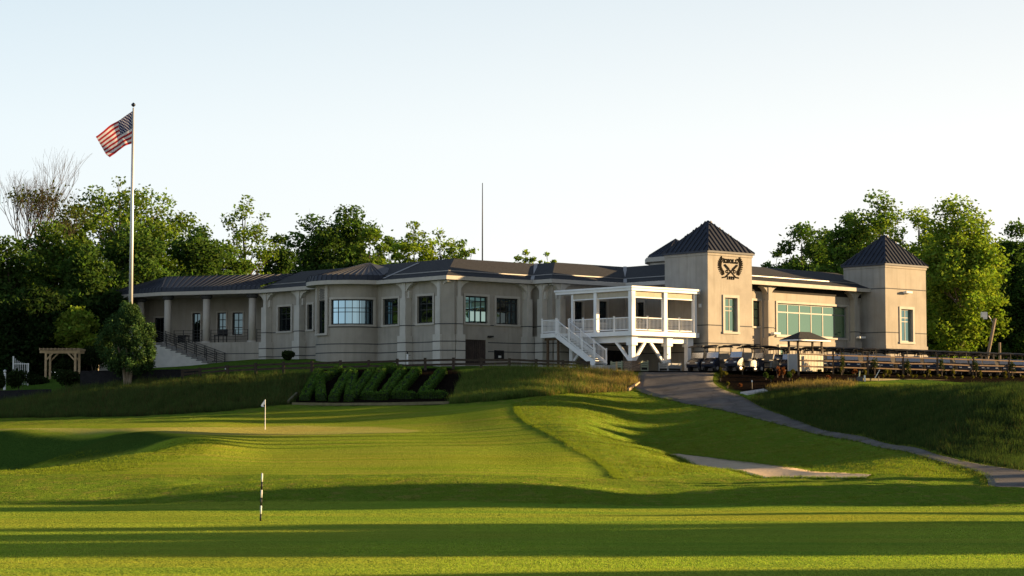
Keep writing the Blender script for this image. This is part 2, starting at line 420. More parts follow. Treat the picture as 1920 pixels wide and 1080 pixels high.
P_KMULCH = ghp([(540, 758), (600, 693), (845, 690), (880, 705), (845, 758)])
P_LAWN = ghp([(300, 692), (450, 689), (700, 679), (700, 673), (300, 690)])
P_BANKL = ghp([(-250, 790), (-250, 752), (0, 755), (100, 738), (165, 723), (330, 715), (400, 706), (560, 702), (590, 703), (545, 757), (420, 771), (240, 781), (0, 784)])
P_BANKM = ghp([(845, 757), (870, 708), (905, 697), (1000, 695), (1130, 697), (1185, 706), (1196, 720), (1170, 733), (1080, 737), (990, 745), (930, 752)])
P_BANKR = ghp([(1410, 752), (1425, 738), (1500, 731), (1600, 727), (1760, 728), (2100, 728), (2200, 930), (1990, 890), (1920, 886), (1860, 872), (1760, 848), (1610, 815), (1460, 775)])
P_ROUGH = ghp([(965, 757), (1000, 745), (1100, 736), (1180, 735), (1280, 757), (1385, 778), (1485, 804), (1660, 843), (1830, 885), (1850, 900), (1750, 897), (1640, 888), (1440, 866), (1260, 852), (1300, 866), (1420, 893), (1160, 897), (1130, 873), (1040, 820), (985, 790)])

P_HOLLOW_SHADE = ghp([(-290, 808.5), (0, 808.5), (230, 811), (320, 815), (345, 819), (250, 846), (120, 866), (0, 878), (-290, 884)])
def grid_lines(a, b, fine, lim, g=1.35):
    c = list(np.arange(a, b + .001, fine)); st = fine
    while c[-1] < lim: st *= g; c.append(c[-1] + st)
    st = fine; lo = [a]
    while lo[-1] > -lim: st *= g; lo.append(lo[-1] - st)
    return np.array(lo[:0:-1] + c)
GX = grid_lines(-42, 44, .35, 3000)
st = [-40, -20, -5, 5, 12, 18]; y = 22.
while y < 160: st.append(y); y += .18 if y < 66 else (.3 if y < 120 else .35)
d = .5
while y < 4000: st.append(y); y += d; d *= 1.3
GY = np.array(st)
XX, YY = np.meshgrid(GX, GY)
ZZ = tz(XX, YY)
near = (YY > 20) & (YY < 160)
native = inside(P_BANKL, XX, YY) | inside(P_BANKM, XX, YY) | inside(P_BANKR, XX, YY)
fair = inside(P_FAIR, XX, YY); fair2 = inside(P_FAIR2, XX, YY); green = inside(P_GREEN, XX, YY)
foreg = (YY < 56.2 + 1.2 * wob(XX, YY, 40, 3))
foreg &= ~((np.abs(XX) > 60))
_r0 = np.array([19.8, 137.5]); _rr = np.array([.772, .636]); _nr = np.array([.636, -.772])
P_BED = np.array([_r0 + _rr * a + _nr * b for a, b in ((-1.5, -.4), (34, -.4), (34, 3.9), (4, 3.9), (-1.5, 5.5))])
hollow = inside(P_HOLLOW_SHADE, XX, YY) & (YY > 84)
mulch = inside(P_MULCH, XX, YY) | inside(P_BED, XX, YY); kmulch = inside(P_KMULCH, XX, YY)
rough = near & ~fair & ~green & ~foreg & ~native & ~mulch & ~kmulch & (YY < 136)
ZZ = ZZ + np.where(rough, .035, 0) * wob(XX, YY, 2.2, 5) + np.where(native, .10, 0) * wob(XX, YY, 2.5, 6) + np.where(near & ~native, .03, 0) * wob(XX, YY, 9, 8)
ZZ = ZZ + np.where(rough, .05, 0) * wob(XX, YY, .9, 9)
ZZ = np.where(fair, ZZ - .03, ZZ)
far = YY > 175
ZZ = np.where(far, ZZ - (YY - 175) * .004, ZZ)
nx, ny = len(GX), len(GY)
V = np.stack([XX, YY, ZZ], -1).reshape(-1, 3)
idx = np.arange(nx * ny).reshape(ny, nx)
FC = np.stack([idx[:-1, :-1], idx[:-1, 1:], idx[1:, 1:], idx[1:, :-1]], -1).reshape(-1, 4)

def ground_mat():
    m, nt, out = new_mat('turf')
    def att(n): return N(nt, 'ShaderNodeAttribute', attribute_name=n).outputs['Fac']
    geo = nt.nodes.new('ShaderNodeTexCoord').outputs['Object']
    n1 = noise(nt, .35, 5); n2 = noise(nt, 3.0, 4)
    nst = noise(nt, 1.0, 5, scaled(nt, (.10, .8, .5)))
    nf = noise(nt, 14, 4)
    n1b = noise(nt, .11, 4)
    rgh = mixc(nt, n1, (.145, .295, .032), (.235, .375, .048))
    rgh = mixc(nt, ramp(nt, noise(nt, 2.2, 5), (0, 0, 0), (1, 1, 1), .5, .75), rgh, (.34, .35, .09))
    fr = mixc(nt, n1, (.235, .41, .036), (.34, .49, .052))
    fr = mixc(nt, ramp(nt, nst, (0, 0, 0), (.8, .8, .8), .42, .72), fr, (.44, .48, .09))
    gr = mixc(nt, n1, (.47, .53, .13), (.55, .58, .18))
    fg = mixc(nt, ramp(nt, nst, (0, 0, 0), (1, 1, 1), .35, .7), (.26, .47, .055), (.44, .55, .075))
    hol = mixc(nt, n2, (.045, .115, .022), (.075, .15, .03))  # darker turf colour deepens the shade in the hollow
    nat = mixc(nt, n2, (.04, .06, .015), (.085, .085, .028))
    mul = mixc(nt, n2, (.010, .009, .008), (.03, .024, .02))
    lawn = mixc(nt, n1, (.10, .22, .035), (.14, .26, .045))
    c = mixc(nt, att('m_rough'), lawn, rgh)
    for nm, col in (('m_fair', fr), ('m_green', gr), ('m_hollow_shade', hol), ('m_fore', fg), ('m_native', nat), ('m_mulch', mul)):
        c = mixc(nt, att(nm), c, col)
    c = mixc(nt, ramp(nt, n1b, (0, 0, 0), (.45, .45, .45), .45, .75), c, (1.25, .85, .9), 'MULTIPLY')
    c = mixc(nt, ramp(nt, nf, (.0, .0, .0), (.5, .5, .5), .3, .75), c, (.6, .62, .6), 'MULTIPLY')
    c = mixc(nt, ramp(nt, noise(nt, 48, 2), (0, 0, 0), (.85, .85, .85), .42, .62), c, (.36, .45, .35), 'MULTIPLY')
    c = mixc(nt, 1.0, c, (1.42, 1.24, 1.15), 'MULTIPLY')
    d = nt.nodes.new('ShaderNodeBsdfDiffuse'); L(nt, c, d.inputs[0])
    b1 = noise(nt, 26, 3); b2 = noise(nt, 5, 4)
    bb = N(nt, 'ShaderNodeMath', operation='MULTIPLY_ADD'); L(nt, b2, bb.inputs[0]); bb.inputs[1].default_value = 1.6; L(nt, b1, bb.inputs[2])
    # grass blades stand up: their faces point every way, so the turf takes low sun well
    gn = nt.nodes.new('ShaderNodeNewGeometry')
    cn = nt.nodes.new('ShaderNodeTexNoise'); cn.inputs['Scale'].default_value = 34; cn.inputs['Detail'].default_value = 2; L(nt, geo, cn.inputs['Vector'])
    v1 = N(nt, 'ShaderNodeVectorMath', operation='SUBTRACT'); L(nt, cn.outputs['Color'], v1.inputs[0]); v1.inputs[1].default_value = (.5, .5, .5)
    v2 = N(nt, 'ShaderNodeVectorMath', operation='SCALE'); L(nt, v1.outputs[0], v2.inputs[0]); v2.inputs['Scale'].default_value = 7.5
    bn = bump(nt, b2, .8, .08)
    vb = N(nt, 'ShaderNodeVectorMath', operation='MULTIPLY'); L(nt, bn, vb.inputs[0]); vb.inputs[1].default_value = (1, 1, .45)
    vm = N(nt, 'ShaderNodeVectorMath', operation='MULTIPLY'); L(nt, v2.outputs[0], vm.inputs[0]); vm.inputs[1].default_value = (1, 1, .35)
    v3 = N(nt, 'ShaderNodeVectorMath', operation='ADD'); L(nt, vb.outputs[0], v3.inputs[0]); L(nt, vm.outputs[0], v3.inputs[1])
    v4 = N(nt, 'ShaderNodeVectorMath', operation='NORMALIZE'); L(nt, v3.outputs[0], v4.inputs[0])
    L(nt, v4.outputs[0], d.inputs['Normal'])
    L(nt, d.outputs[0], out.inputs[0]); return m
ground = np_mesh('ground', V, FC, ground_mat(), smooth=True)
tag(ground, kind='structure')
def blur(m, it=1):
    a = m.astype(np.float32)
    for _ in range(it):
        a = (np.roll(a, 1, 0) + np.roll(a, -1, 0) + np.roll(a, 1, 1) + np.roll(a, -1, 1) + 2 * a) / 6
    return a
for nm, mk in (('m_rough', rough), ('m_fair', fair * .55 + fair2 * .45), ('m_green', green), ('m_hollow_shade', hollow), ('m_fore', foreg), ('m_native', native), ('m_mulch', mulch | kmulch)):
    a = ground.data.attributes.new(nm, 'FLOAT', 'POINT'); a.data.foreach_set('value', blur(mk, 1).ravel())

# draped sheets: cart path, cart lot, sand
def ribbon(pairs, k=8, sub=4):
    """pairs of image points (left edge, right edge) laid on the ground, smoothed and subdivided"""
    A = np.array([gh(*a)[:2] for a, b in pairs]); B = np.array([gh(*b)[:2] for a, b in pairs])
    t = np.arange(len(A)); tt = np.linspace(0, len(A) - 1, (len(A) - 1) * sub * 3 + 1)
    A = np.stack([gsm(np.interp(tt, t, A[:, i]), sub) for i in (0, 1)], 1); B = np.stack([gsm(np.interp(tt, t, B[:, i]), sub) for i in (0, 1)], 1)
    return A, B, k
def drape(name, A, B, k, lift, mat, skirt=.25):
    n = len(A); G = np.zeros((n, k + 3, 3))
    for j in range(k + 1):
        w = j / k; P = A * (1 - w) + B * w
        G[:, j + 1, :2] = P; G[:, j + 1, 2] = tz(P[:, 0], P[:, 1]) + lift
    G[:, 0] = G[:, 1]; G[:, 0, 2] -= skirt; G[:, -1] = G[:, -2]; G[:, -1, 2] -= skirt
    ii = np.arange(n * (k + 3)).reshape(n, k + 3)
    Fq = np.stack([ii[:-1, :-1], ii[:-1, 1:], ii[1:, 1:], ii[1:, :-1]], -1).reshape(-1, 4)
    o = np_mesh(name, G.reshape(-1, 3), Fq, mat, smooth=False); return tag(o, kind='structure')
PATH_L = [(1200, 698), (1192, 716), (1184, 731), (1280, 755), (1385, 775), (1485, 802), (1560, 818), (1660, 841), (1760, 866), (1826, 882), (1856, 896), (1850, 915)]
PATH_R = [(1346, 698), (1332, 717), (1352, 731), (1392, 744), (1425, 766), (1500, 791), (1580, 814), (1680, 837), (1768, 859), (1860, 877), (1940, 888), (2080, 914)]
A, B, k = ribbon(list(zip(PATH_L, PATH_R)))
PATHA, PATHB = A, B
drape('cart_path', A, B, k, .07, M['asphalt'])
lot = [(8.6, 137.6), (19.8, 137.8), (50., 162.7), (45., 170), (10., 148.5), (7.5, 140)]
mb = MB(); mb.poly([(x, y, 3.475) for x, y in lot]); tag(mb.build('cart_lot', M['asphalt']), kind='structure')
SAND_F = [(1255, 852), (1300, 866), (1360, 882), (1420, 894), (1480, 898), (1560, 898), (1640, 895)]
SAND_B = [(1268, 852), (1320, 857), (1380, 865), (1440, 873), (1500, 881), (1560, 888), (1645, 893)]
A = np.array([gh(*p, ymin=0)[:2] for p in SAND_B])
As, Bs = [], []
for (u, v) in SAND_B: p = gh(u, v); As.append(p[:2])
for (u, v), q in zip(SAND_F, As):      # the sand runs in under the near lip
    e = gh(u, v); d = Vector(q) - Vector(e[:2]); L0 = max(1.2, d.length)
    Bs.append(Vector(q) - d.normalized() * min(9, L0 * 1.0 + .6))
t = np.arange(len(As)); tt = np.linspace(0, len(As) - 1, 40)
As = np.array(As); Bs = np.array(Bs)
As = np.stack([gsm(np.interp(tt, t, As[:, i]), 2) for i in (0, 1)], 1); Bs = np.stack([gsm(np.interp(tt, t, Bs[:, i]), 2) for i in (0, 1)], 1)
drape('sand_bunker', As, Bs, 6, .06, M['sand'], .2)
# ------------------------------------------------------------------ the clubhouse
ZE, ZT, ZR = 10.08, 10.36, 12.1         # underside of eaves, top of fascia, ridge
ZB = 3.0
club = thing('clubhouse', 'long beige stucco clubhouse with dark hipped roofs and two square towers on the hilltop', 'clubhouse', (-4, 143, 3.4))
Av = Vector((-4.65, 141.0)); V1 = Vector((1.49, 146.05)); Bv = Vector((2.9, 144.6)); V2 = Vector((8.5, 149.2)); Tv = Vector((12.3, 145.3))
E3 = Vector((-19.9, 156.5)); E2 = Vector((-28.2, 159.6)); E1 = Vector((-32.4, 163.2)); E0 = Vector((-35.5, 169.5))
EAVE = [E0, E1, E2, E3, Av, V1, Bv, V2, Tv]
WALL = offset_line(EAVE, [.75] * 8)
RIDGE = offset_line(EAVE, [5.0] * 8)
MIDL = offset_line(EAVE, [1.25] * 8)
def zl(k): return ZT + (ZR - ZT) * k / 5.0

def eave_run(pts, inner, root, name_f='fascia'):
    mb = MB()
    o2 = offset_line(pts, .12)
    for i in range(len(pts) - 1):
        a, b = pts[i], pts[i + 1]; c, d = o2[i], o2[i + 1]
        mb.hexa([(*a, ZE), (*b, ZE), (*d, ZE), (*c, ZE), (*a, ZT), (*b, ZT), (*d, ZT), (*c, ZT)])
    mb.build(name_f, M['trim'], root)
    so = MB()
    for i in range(len(pts) - 1):
        so.poly([(*o2[i], ZE + .02), (*inner[i], ZE + .02), (*inner[i + 1], ZE + .02), (*o2[i + 1], ZE + .02)])
    so.build('soffit', M['trim'], root)

eave_run(EAVE[3:], WALL[3:], club)
def slope(mb, outer, inner, i, z0, z1):
    mb.poly([(*outer[i], z0), (*outer[i + 1], z0), (*inner[i + 1], z1), (*inner[i], z1)])
rf = MB()
for i in range(3, 8):
    slope(rf, EAVE, MIDL, i, ZT + .003, zl(1.25)); slope(rf, MIDL, RIDGE, i, zl(1.25) + .05, ZR)
# flat deck behind the ridges
rf.poly([(*RIDGE[i], ZR) for i in range(3, 9)] + [(20, 168, ZR), (-6, 176, ZR), (-22, 172, ZR)])
roof = rf.build('roof', M['shingle'], club)
fl = MB()
for i in range(3, 8):
    a, b = MIDL[i], MIDL[i + 1]
    fl.bar((*a, zl(1.25) + .02), (*b, zl(1.25) + .02), .06, .07)
fl.build('snow_guard_strip', M['flash'], roof)
for k in (5, 7):
    vl = MB(); vl.bar((*EAVE[k], ZT + .03), (*RIDGE[k], ZR + .03), .26, .03); vl.build('valley_flashing', M['flash'], roof)

# facades (walls)
FL = Facade(WALL[3], WALL[4] - WALL[3]); LL = (WALL[4] - WALL[3]).length
FA = Facade(WALL[4], WALL[5] - WALL[4]); LA = (WALL[5] - WALL[4]).length
FB = Facade(WALL[5], WALL[6] - WALL[5]); LB = (WALL[6] - WALL[5]).length
FC2 = Facade(WALL[6], WALL[7] - WALL[6]); LC = (WALL[7] - WALL[6]).length
FD = Facade(WALL[7], WALL[8] - WALL[7]); LD = (WALL[8] - WALL[7]).length
def hole(fa, u0, v0, u1, v1, o=0):
    a = fa.px(u0, (v0 + v1) / 2, o)[0]; b = fa.px(u1, (v0 + v1) / 2, o)[0]; um = (u0 + u1) / 2
    return (a, fa.px(um, v1, o)[1], b, fa.px(um, v0, o)[1])
GROOVES = (6.95, 5.70, 5.05)
def grooves(fa, s0, s1, root, zs=GROOVES, holes=()):
    g = MB()
    for z in zs:
        cuts = sorted([(h[0] - .2, h[2] + .2) for h in holes if h[1] - .25 < z < h[3] + .2])
        a = s0
        for c0, c1 in cuts:
            if c0 > a: g.fbox(fa, a, c0, z - .035, z + .035, -.02, .012)
            a = max(a, c1)
        if a < s1: g.fbox(fa, a, s1, z - .035, z + .035, -.02, .012)
    g.build('groove_line', M['groove'], root)
def pier(fa, s, w, root, zt=ZE, zb=ZB, out=.55, plinth=6.2, arms=True, aw=.75):
    m = MB(); h = w / 2
    m.fbox(fa, s - h, s + h, plinth, 8.95, .003, out)                      # shaft
    m.fbox(fa, s - h * .55, s + h * .55, 8.95, zt - .02, .003, out * .85)   # upper neck
    m.fbox(fa, s - h - .14, s + h + .14, zb, plinth, .003, out + .10)      # plinth
    m.fbox(fa, s - h * 1.25, s - h * .55 - .003, 8.95, 9.5, .003, out * .45); m.fbox(fa, s + h * .55 + .003, s + h * 1.25, 8.95, 9.5, .003, out * .45)
    if arms:                                                              # curved corbel arms under the eave
        for sg in (-1, 1):
            P = []
            for k in range(7):
                t = k / 6; P.append((s + sg * (h * .55 + aw * t), zt - .03 - .55 * (1 - t) ** 2 * 1.0 - .10))
            for (a, za), (b, zb_) in zip(P, P[1:]):
                l, r_ = (a, za), (b, zb_)
                if sg < 0: l, r_ = r_, l
                m.hexa([fa.pt(l[0], l[1], out * .7), fa.pt(r_[0], r_[1], out * .7), fa.pt(r_[0], r_[1], .003), fa.pt(l[0], l[1], .003),
                        fa.pt(l[0], zt - .02, out * .7), fa.pt(r_[0], zt - .02, out * .7), fa.pt(r_[0], zt - .02, .003), fa.pt(l[0], zt - .02, .003)])
    p = m.build('pier', M['stucco_skylit'], root)
    g = MB()
    for z in GROOVES:
        o = out + .10 if z < plinth else out; k = h + .14 if z < plinth else h
        g.fbox(fa, s - k - .01, s + k + .01, z - .035, z + .035, .0, o + .012)
    g.build('groove_line', M['groove'], p)
    return p

# --- left facade with the round bay
BC = FL.px(660, 600); BR = 2.8
sj = FL.px(708, 600)[0]                        # right joint
sc = sj - BR; cpt = FL.pt(sc, 0)
hL = [hole(FL, 522, 575, 546, 621), hole(FL, 577, 571, 586.5, 618), hole(FL, 719, 560, 747, 609), hole(FL, 783, 555, 812, 606)]
wm = MB()
wall_mesh(wm, FL, 0, sc - BR + .02, ZB, ZE + .02, hL[:2]); wm.build('wall', M['stucco'], club); wm = MB(); wall_mesh(wm, FL, sj, LL, ZB, ZE + .02, hL[2:])
fw = wm.build('wall', M['stucco'], club)
for h, c in zip(hL, (2, 1, 2, 2)):
    window(club, FL, h, c, 3, 'glass_dark', transoms=(.50, .72))
grooves(FL, 0, sc - BR - .05, fw, holes=hL[:2]); grooves(FL, sj, LL, fw, holes=hL[2:])
for u, w in ((497, .62), (559, .62), (757.5, .62)): pier(FL, FL.px(u, 600, .4)[0], w, club)
ang0 = math.atan2(-FL.d.y, -FL.d.x)            # left end of the bay, counter-clockwise to the right end
AR = ArcFacade((cpt.x, cpt.y), BR, ang0); LEN = math.pi * BR
hB = [hole(AR, 621.5, 561, 700, 608.5), hole(AR, 597.5, 563, 611, 626)]
bm_ = MB(); wall_mesh(bm_, AR, 0, LEN, ZB, ZE + .02, hB, depth=.16)
bay = bm_.build('bay_wall', M['stucco'], club)
window(club, AR, hB[0], 6, 3, 'glass_bay', transoms=(.50, .66), bar=.05, inset=.1)
window(club, AR, hB[1], 1, 1, 'glass_dark', inset=.12, surround=0)
pm = MB()                                       # pilasters either side of the slender window, with a cast panel over it
for s in (hB[1][0] - .16, hB[1][2] + .16): pm.fbox(AR, s - .13, s + .13, 6.5, ZE - .01, .002, .16)
pm.fbox(AR, hB[1][0] - .28, hB[1][2] + .28, 6.36, 6.5, .002, .2)
pm.build('pilaster', M['trim'], bay)
ck = MB(); sx = (hB[1][0] + hB[1][2]) / 2; zc = AR.px(604, 551)[1]
for k in range(9):
    for j in range(7):
        if (k * 7 + j * 3) % 4 and (k + j) % 2: ck.fbox(AR, sx - .32 + j * .09, sx - .25 + j * .09, zc - .42 + k * .09, zc - .35 + k * .09, .0, .03)
ck.build('cast_panel', M['groove'], bay)
g = MB()
for z in GROOVES:
    a = 0
    for h in ([(hB[1][0] - .3, hB[1][2] + .3)] if z > 6.4 else []):
        g.fbox(AR, a, h[0], z - .035, z + .035, -.02, .012); a = h[1]
    g.fbox(AR, a, LEN, z - .035, z + .035, -.02, .012)
g.build('groove_line', M['groove'], bay)
AE = ArcFacade((cpt.x, cpt.y), BR + .75, ang0); LE = math.pi * (BR + .75)
fm = MB(); fm.fbox(AE, 0, LE, ZE, ZT + .01, -.12, 0.004); fm.build('bay_fascia', M['trim'], club)
sm = MB(); n = 24
for i in range(n):
    a, b = LE * i / n, LE * (i + 1) / n
    sm.poly([AE.pt(a, ZE + .01), AE.pt(a, ZE + .01, -.8), AE.pt(b, ZE + .01, -.8), AE.pt(b, ZE + .01)])
sm.build('bay_soffit', M['trim'], club)
apx = FL.pt(sc, 0, -1.6); apx = Vector((apx.x, apx.y, 12.0))
cr = MB(); rb = MB()
for i in range(n):
    a, b = LE * i / n, LE * (i + 1) / n
    p0, p1 = AE.pt(a, ZT + .02), AE.pt(b, ZT + .02); q0, q1 = AE.pt(a, ZT + .42, -.14), AE.pt(b, ZT + .42, -.14)
    cr.poly([p0, p1, q1, q0]); cr.poly([q0, q1, apx])
    rb.bar(p0, q0, .045, .08); rb.bar(q0, q0.lerp(apx, .93), .045, .08)
for sgn in (0, 1):
    s0 = FL.pt(sc - (BR + .75) if sgn == 0 else sc + BR + .75, ZT + .42, .75); bk = FL.pt(sc + (-1 if sgn == 0 else 1) * 1.0, ZT + 1.2, -3)
    e = AE.pt(0 if sgn == 0 else LE, ZT + .42, -.14)
    cr.poly([e, bk, apx] if sgn == 0 else [bk, e, apx])
    rb.bar(e, apx, .05, .09)
cb = cr.build('bay_roof', M['metal_roof'], club); rb.build('roof_rib', M['metal_roof'], cb)
fx = MB(); e = FL.pt(FL.px(715, 520, .75)[0], ZT + .06, .75)
fx.bar(FL.pt(sc + 4.0, zl(.3) + .05, .45), FL.pt(sc + 3.4, zl(4.3) + .05, -3.5), .24, .03); fx.build('ridge_flashing', M['flash'], cb)

# --- chamfered corner with its twin piers
def corner_block(fa, fb, s_left, s_right):
    m = MB()
    P = [fa.pt(s_left, 0, .30), fa.pt(s_left + .55, 0, .52), fb.pt(s_right - .55, 0, .52), fb.pt(s_right, 0, .30), fb.pt(s_right, 0, -.1), fa.pt(s_left, 0, -.1)]
    for z0, z1, k in ((ZB, 6.2, 1.12), (6.2, ZE - .02, 1.0)):
        c = sum((Vector((p.x, p.y)) for p in P), Vector((0, 0))) / len(P)
        Q = [c + (Vector((p.x, p.y)) - c) * k for p in P]
        nQ = len(Q)
        m.add([(q.x, q.y, z) for z in (z0, z1) for q in Q], [(i, (i + 1) % nQ, nQ + (i + 1) % nQ, nQ + i) for i in range(nQ)] + [tuple(range(nQ, 2 * nQ))])
    b = m.build('corner_pier', M['stucco'], club)
    g = MB()
    for z in GROOVES:
        k = 1.135 if z < 6.2 else 1.015
        Q = [c + (Vector((p.x, p.y)) - c) * k for p in P]
        for i in range(3): g.bar((*Q[i], z), (*Q[i + 1], z), .03, .07)
    g.build('groove_line', M['groove'], b)
sl = FL.px(836, 600)[0]; sl = min(sl, LL - .35)
corner_block(FL, FA, LL - .75, .75)
pier(FL, FL.px(823, 600, .4)[0], .5, club); pier(FA, FA.px(860.5, 600, .4)[0], .5, club)

# --- facade to the right of the corner
hA = [hole(FA, 872, 555.5, 914, 606), hole(FA, 930, 559.5, 971, 608.5), hole(FA, 871.5, 637, 911, 684)]
wm = MB(); wall_mesh(wm, FA, 0, LA, ZB, ZE + .02, hA); fa_w = wm.build('wall', M['stucco'], club)
w = window(club, FA, hA[0], 4, 2, 'glass_teal', transoms=(.5, .82), bar=.07)
window(club, FA, hA[1], 4, 2, 'glass_dark', transoms=(.5, .82), bar=.07)
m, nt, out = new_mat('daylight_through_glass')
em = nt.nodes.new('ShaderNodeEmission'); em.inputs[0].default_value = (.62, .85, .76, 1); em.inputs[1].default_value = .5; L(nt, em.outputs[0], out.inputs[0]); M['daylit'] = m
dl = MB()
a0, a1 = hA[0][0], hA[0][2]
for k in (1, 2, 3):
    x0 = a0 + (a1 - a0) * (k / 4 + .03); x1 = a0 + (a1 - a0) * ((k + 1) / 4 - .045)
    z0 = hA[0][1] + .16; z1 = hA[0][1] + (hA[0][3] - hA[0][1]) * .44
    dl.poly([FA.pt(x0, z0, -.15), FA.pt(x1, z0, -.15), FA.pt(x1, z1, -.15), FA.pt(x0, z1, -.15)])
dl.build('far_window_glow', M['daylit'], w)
grooves(FA, 0, LA, fa_w, holes=hA)
dm = MB(); h = hA[2]; nb = 22
for k in range(nb):
    x0 = h[0] + (h[2] - h[0]) * k / nb; x1 = h[0] + (h[2] - h[0]) * (k + 1) / nb
    dm.fbox(FA, x0 + .003, x1 - .003, h[1], h[3], -.14, -.10 + (.04 if k % 2 else 0))
dm.build('corrugated_door', M['shutter'], club)
vb = MB(); h = hole(FA, 926.5, 657, 943, 674); vb.fbox(FA, h[0], h[2], h[1], h[3], .003, .12)
for k in range(6): vb.fbox(FA, h[0] + .05, h[2] - .05, h[1] + .1 + k * .1, h[1] + .13 + k * .1, .12, .15)
vo = vb.build('vent_box', M['black'], club)
lb = MB(); h2 = hole(FA, 932, 667, 937, 671); lb.fbox(FA, h2[0], h2[2], h2[1], h2[3], .15, .17); lb.build('paper_notice', M['offwhite'], vo)
lm = MB(); s_, z_ = FA.px(917, 632); lm.fbox(FA, s_ - .16, s_ + .16, z_ - .05, z_ + .07, 0, .12); lm.fbox(FA, s_ - .2, s_ + .2, z_ - .02, z_ + .09, .12, .3); lm.build('wall_lamp', M['black'], club)
pier(FA, FA.px(991, 600, .4)[0], .5, club)
# --- short return, then the facade behind the deck
wm = MB(); wall_mesh(wm, FB, 0, LB, ZB, ZE + .02); fb_w = wm.build('wall', M['stucco'], club); grooves(FB, 0, LB, fb_w)
pier(FB, LB * .62, .5, club, aw=.5)
hC = [hole(FC2, 1075, 566, 1092, 605), hole(FC2, 1118, 565, 1138, 605)]
wm = MB(); wall_mesh(wm, FC2, 0, LC, ZB, ZE + .02, hC); fc_w = wm.build('wall', M['stucco'], club)
for h in hC: window(club, FC2, h, 2, 3, 'glass_dark')
grooves(FC2, 0, LC, fc_w, holes=hC); pier(FC2, .55, .5, club)
hD = [hole(FD, 1195, 567, 1208, 605)]
wm = MB(); wall_mesh(wm, FD, 0, LD + .6, ZB, ZE + .02, hD); fd_w = wm.build('wall', M['stucco'], club); grooves(FD, 0, LD + .6, fd_w, holes=hD)
window(club, FD, hD[0], 2, 3, 'glass_dark')
ud = MB(); s_, z_ = FC2.px(1160, 670)
for k in range(4): ud.fbox(FC2, 3.4 + k * .9, 4.25 + k * .9, 3.3, 5.3, .004, .05)
ud.build('under_deck_shade_panel', M['dark_in'], club)  # dark panels deepen the shade on the wall under the deck

# --- towers
def rib_roof(corners, apex, ov=.16, step=.42, drop=.10, z_top=None):
    c = sum((Vector(p[:2]) for p in corners), Vector((0, 0))) / 4
    P = [Vector((*(Vector(p[:2]) + (Vector(p[:2]) - c).normalized() * ov * 1.4), corners[0][2] + .10)) for p in corners]
    mb = MB(); rib = MB()
    for i in range(4):
        a, b = P[i], P[(i + 1) % 4]; mb.poly([a, b, apex])
        mb.hexa([a - Vector((0, 0, .14)), b - Vector((0, 0, .14)), b * .97 + c.to_3d() * .03 - Vector((0, 0, .14 + 0 * b.z)) if False else b - Vector((0, 0, .14)) + (c.to_3d() - Vector((b.x, b.y, 0))) * .04, a - Vector((0, 0, .14)) + (c.to_3d() - Vector((a.x, a.y, 0))) * .04,
                 a, b, b + (c.to_3d() - Vector((b.x, b.y, 0))) * .04, a + (c.to_3d() - Vector((a.x, a.y, 0))) * .04])
        e = (b - a); Ln = e.length; e = e / Ln; mid = (a + b) / 2
        up = (apex - mid); up = up - e * up.dot(e)
        n = int(Ln / step)
        for k in range(1, n):
            s = Ln * k / n; f = 1 - abs(s - Ln / 2) / (Ln / 2)
            nr = e.cross(up).normalized() * .03
            rib.bar(a + e * s + nr, a + e * s + up * f * .985 + nr, .05, .09, up=nr)
        rib.bar(a, apex, .13, .10)
    return mb, rib
def tower(cn, l_len, r_len, ldir, rdir, ztop, apex_z, holes_r, holes_l, bands, root):
    cn = Vector(cn); l = Vector(ldir).normalized(); r = Vector(rdir).normalized()
    fr = Facade(cn, r); fl_ = Facade(cn + l * l_len, -l)
    w = MB(); wall_mesh(w, fr, 0, r_len, ZB, ztop, holes_r); wall_mesh(w, fl_, 0, l_len, ZB, ztop, holes_l)
    b0 = cn + l * l_len; b1 = cn + r * r_len; b2 = b0 + r * r_len
    w.poly([(*b1, ZB), (*b2, ZB), (*b2, ztop), (*b1, ztop)]); w.poly([(*b2, ZB), (*b0, ZB), (*b0, ztop), (*b2, ztop)])
    tw = w.build('tower_wall', M['stucco'], root)
    p = MB(); p.fbox(fr, -.06, r_len + .06, ZB, 5.9, .003, .07); p.fbox(fl_, 0, l_len - .003, ZB, 5.9, .003, .06); p.build('plinth', M['stucco'], tw); p = MB()
    p.fbox(fr, -.05, r_len + .05, ztop - .22, ztop - .02, .003, .06); p.fbox(fl_, 0, l_len - .003, ztop - .22, ztop - .02, .003, .055)
    p.build('band_course', M['stucco'], tw)
    grooves(fr, -.0, r_len, tw, [z for z in bands if z > 5.95], holes_r); grooves(fl_, 0, l_len, tw, [z for z in bands if z > 5.95], holes_l)
    g = MB()
    for z in bands:
        if z < 5.95: g.fbox(fr, -.06, r_len + .06, z - .035, z + .035, .05, .085); g.fbox(fl_, 0, l_len, z - .035, z + .035, .05, .075)
    if g.v: g.build('plinth_groove', M['groove'], tw)
    cs = [(*cn, ztop), (*b1, ztop), (*b2, ztop), (*b0, ztop)]
    c = sum((Vector(q[:2]) for q in cs), Vector((0, 0))) / 4
    mb, rib = rib_roof(cs, Vector((c.x, c.y, apex_z)))
    t = mb.build('tower_roof', M['metal_roof'], root); rib.build('roof_rib', M['metal_roof'], t)
    return fr, fl_
rD = (.772, .636); lD = (-.70, .714)
TA = Vector((14.1, 143.0))
_fr = Facade(TA, rD)
hT = [hole(_fr, 1358.5, 558.5, 1382, 622), (hole(_fr, 1358, 646, 1383, 690))]
TR, TL = tower(TA, 4.1, 4.57, lD, rD, 12.2, 14.72, hT, [], (6.92, 5.62, 5.0), club)
window(club, TR, hT[0], 2, 3, 'glass_green', fmat='mullion', transoms=(.62, .74), surround=.2, inset=.2)
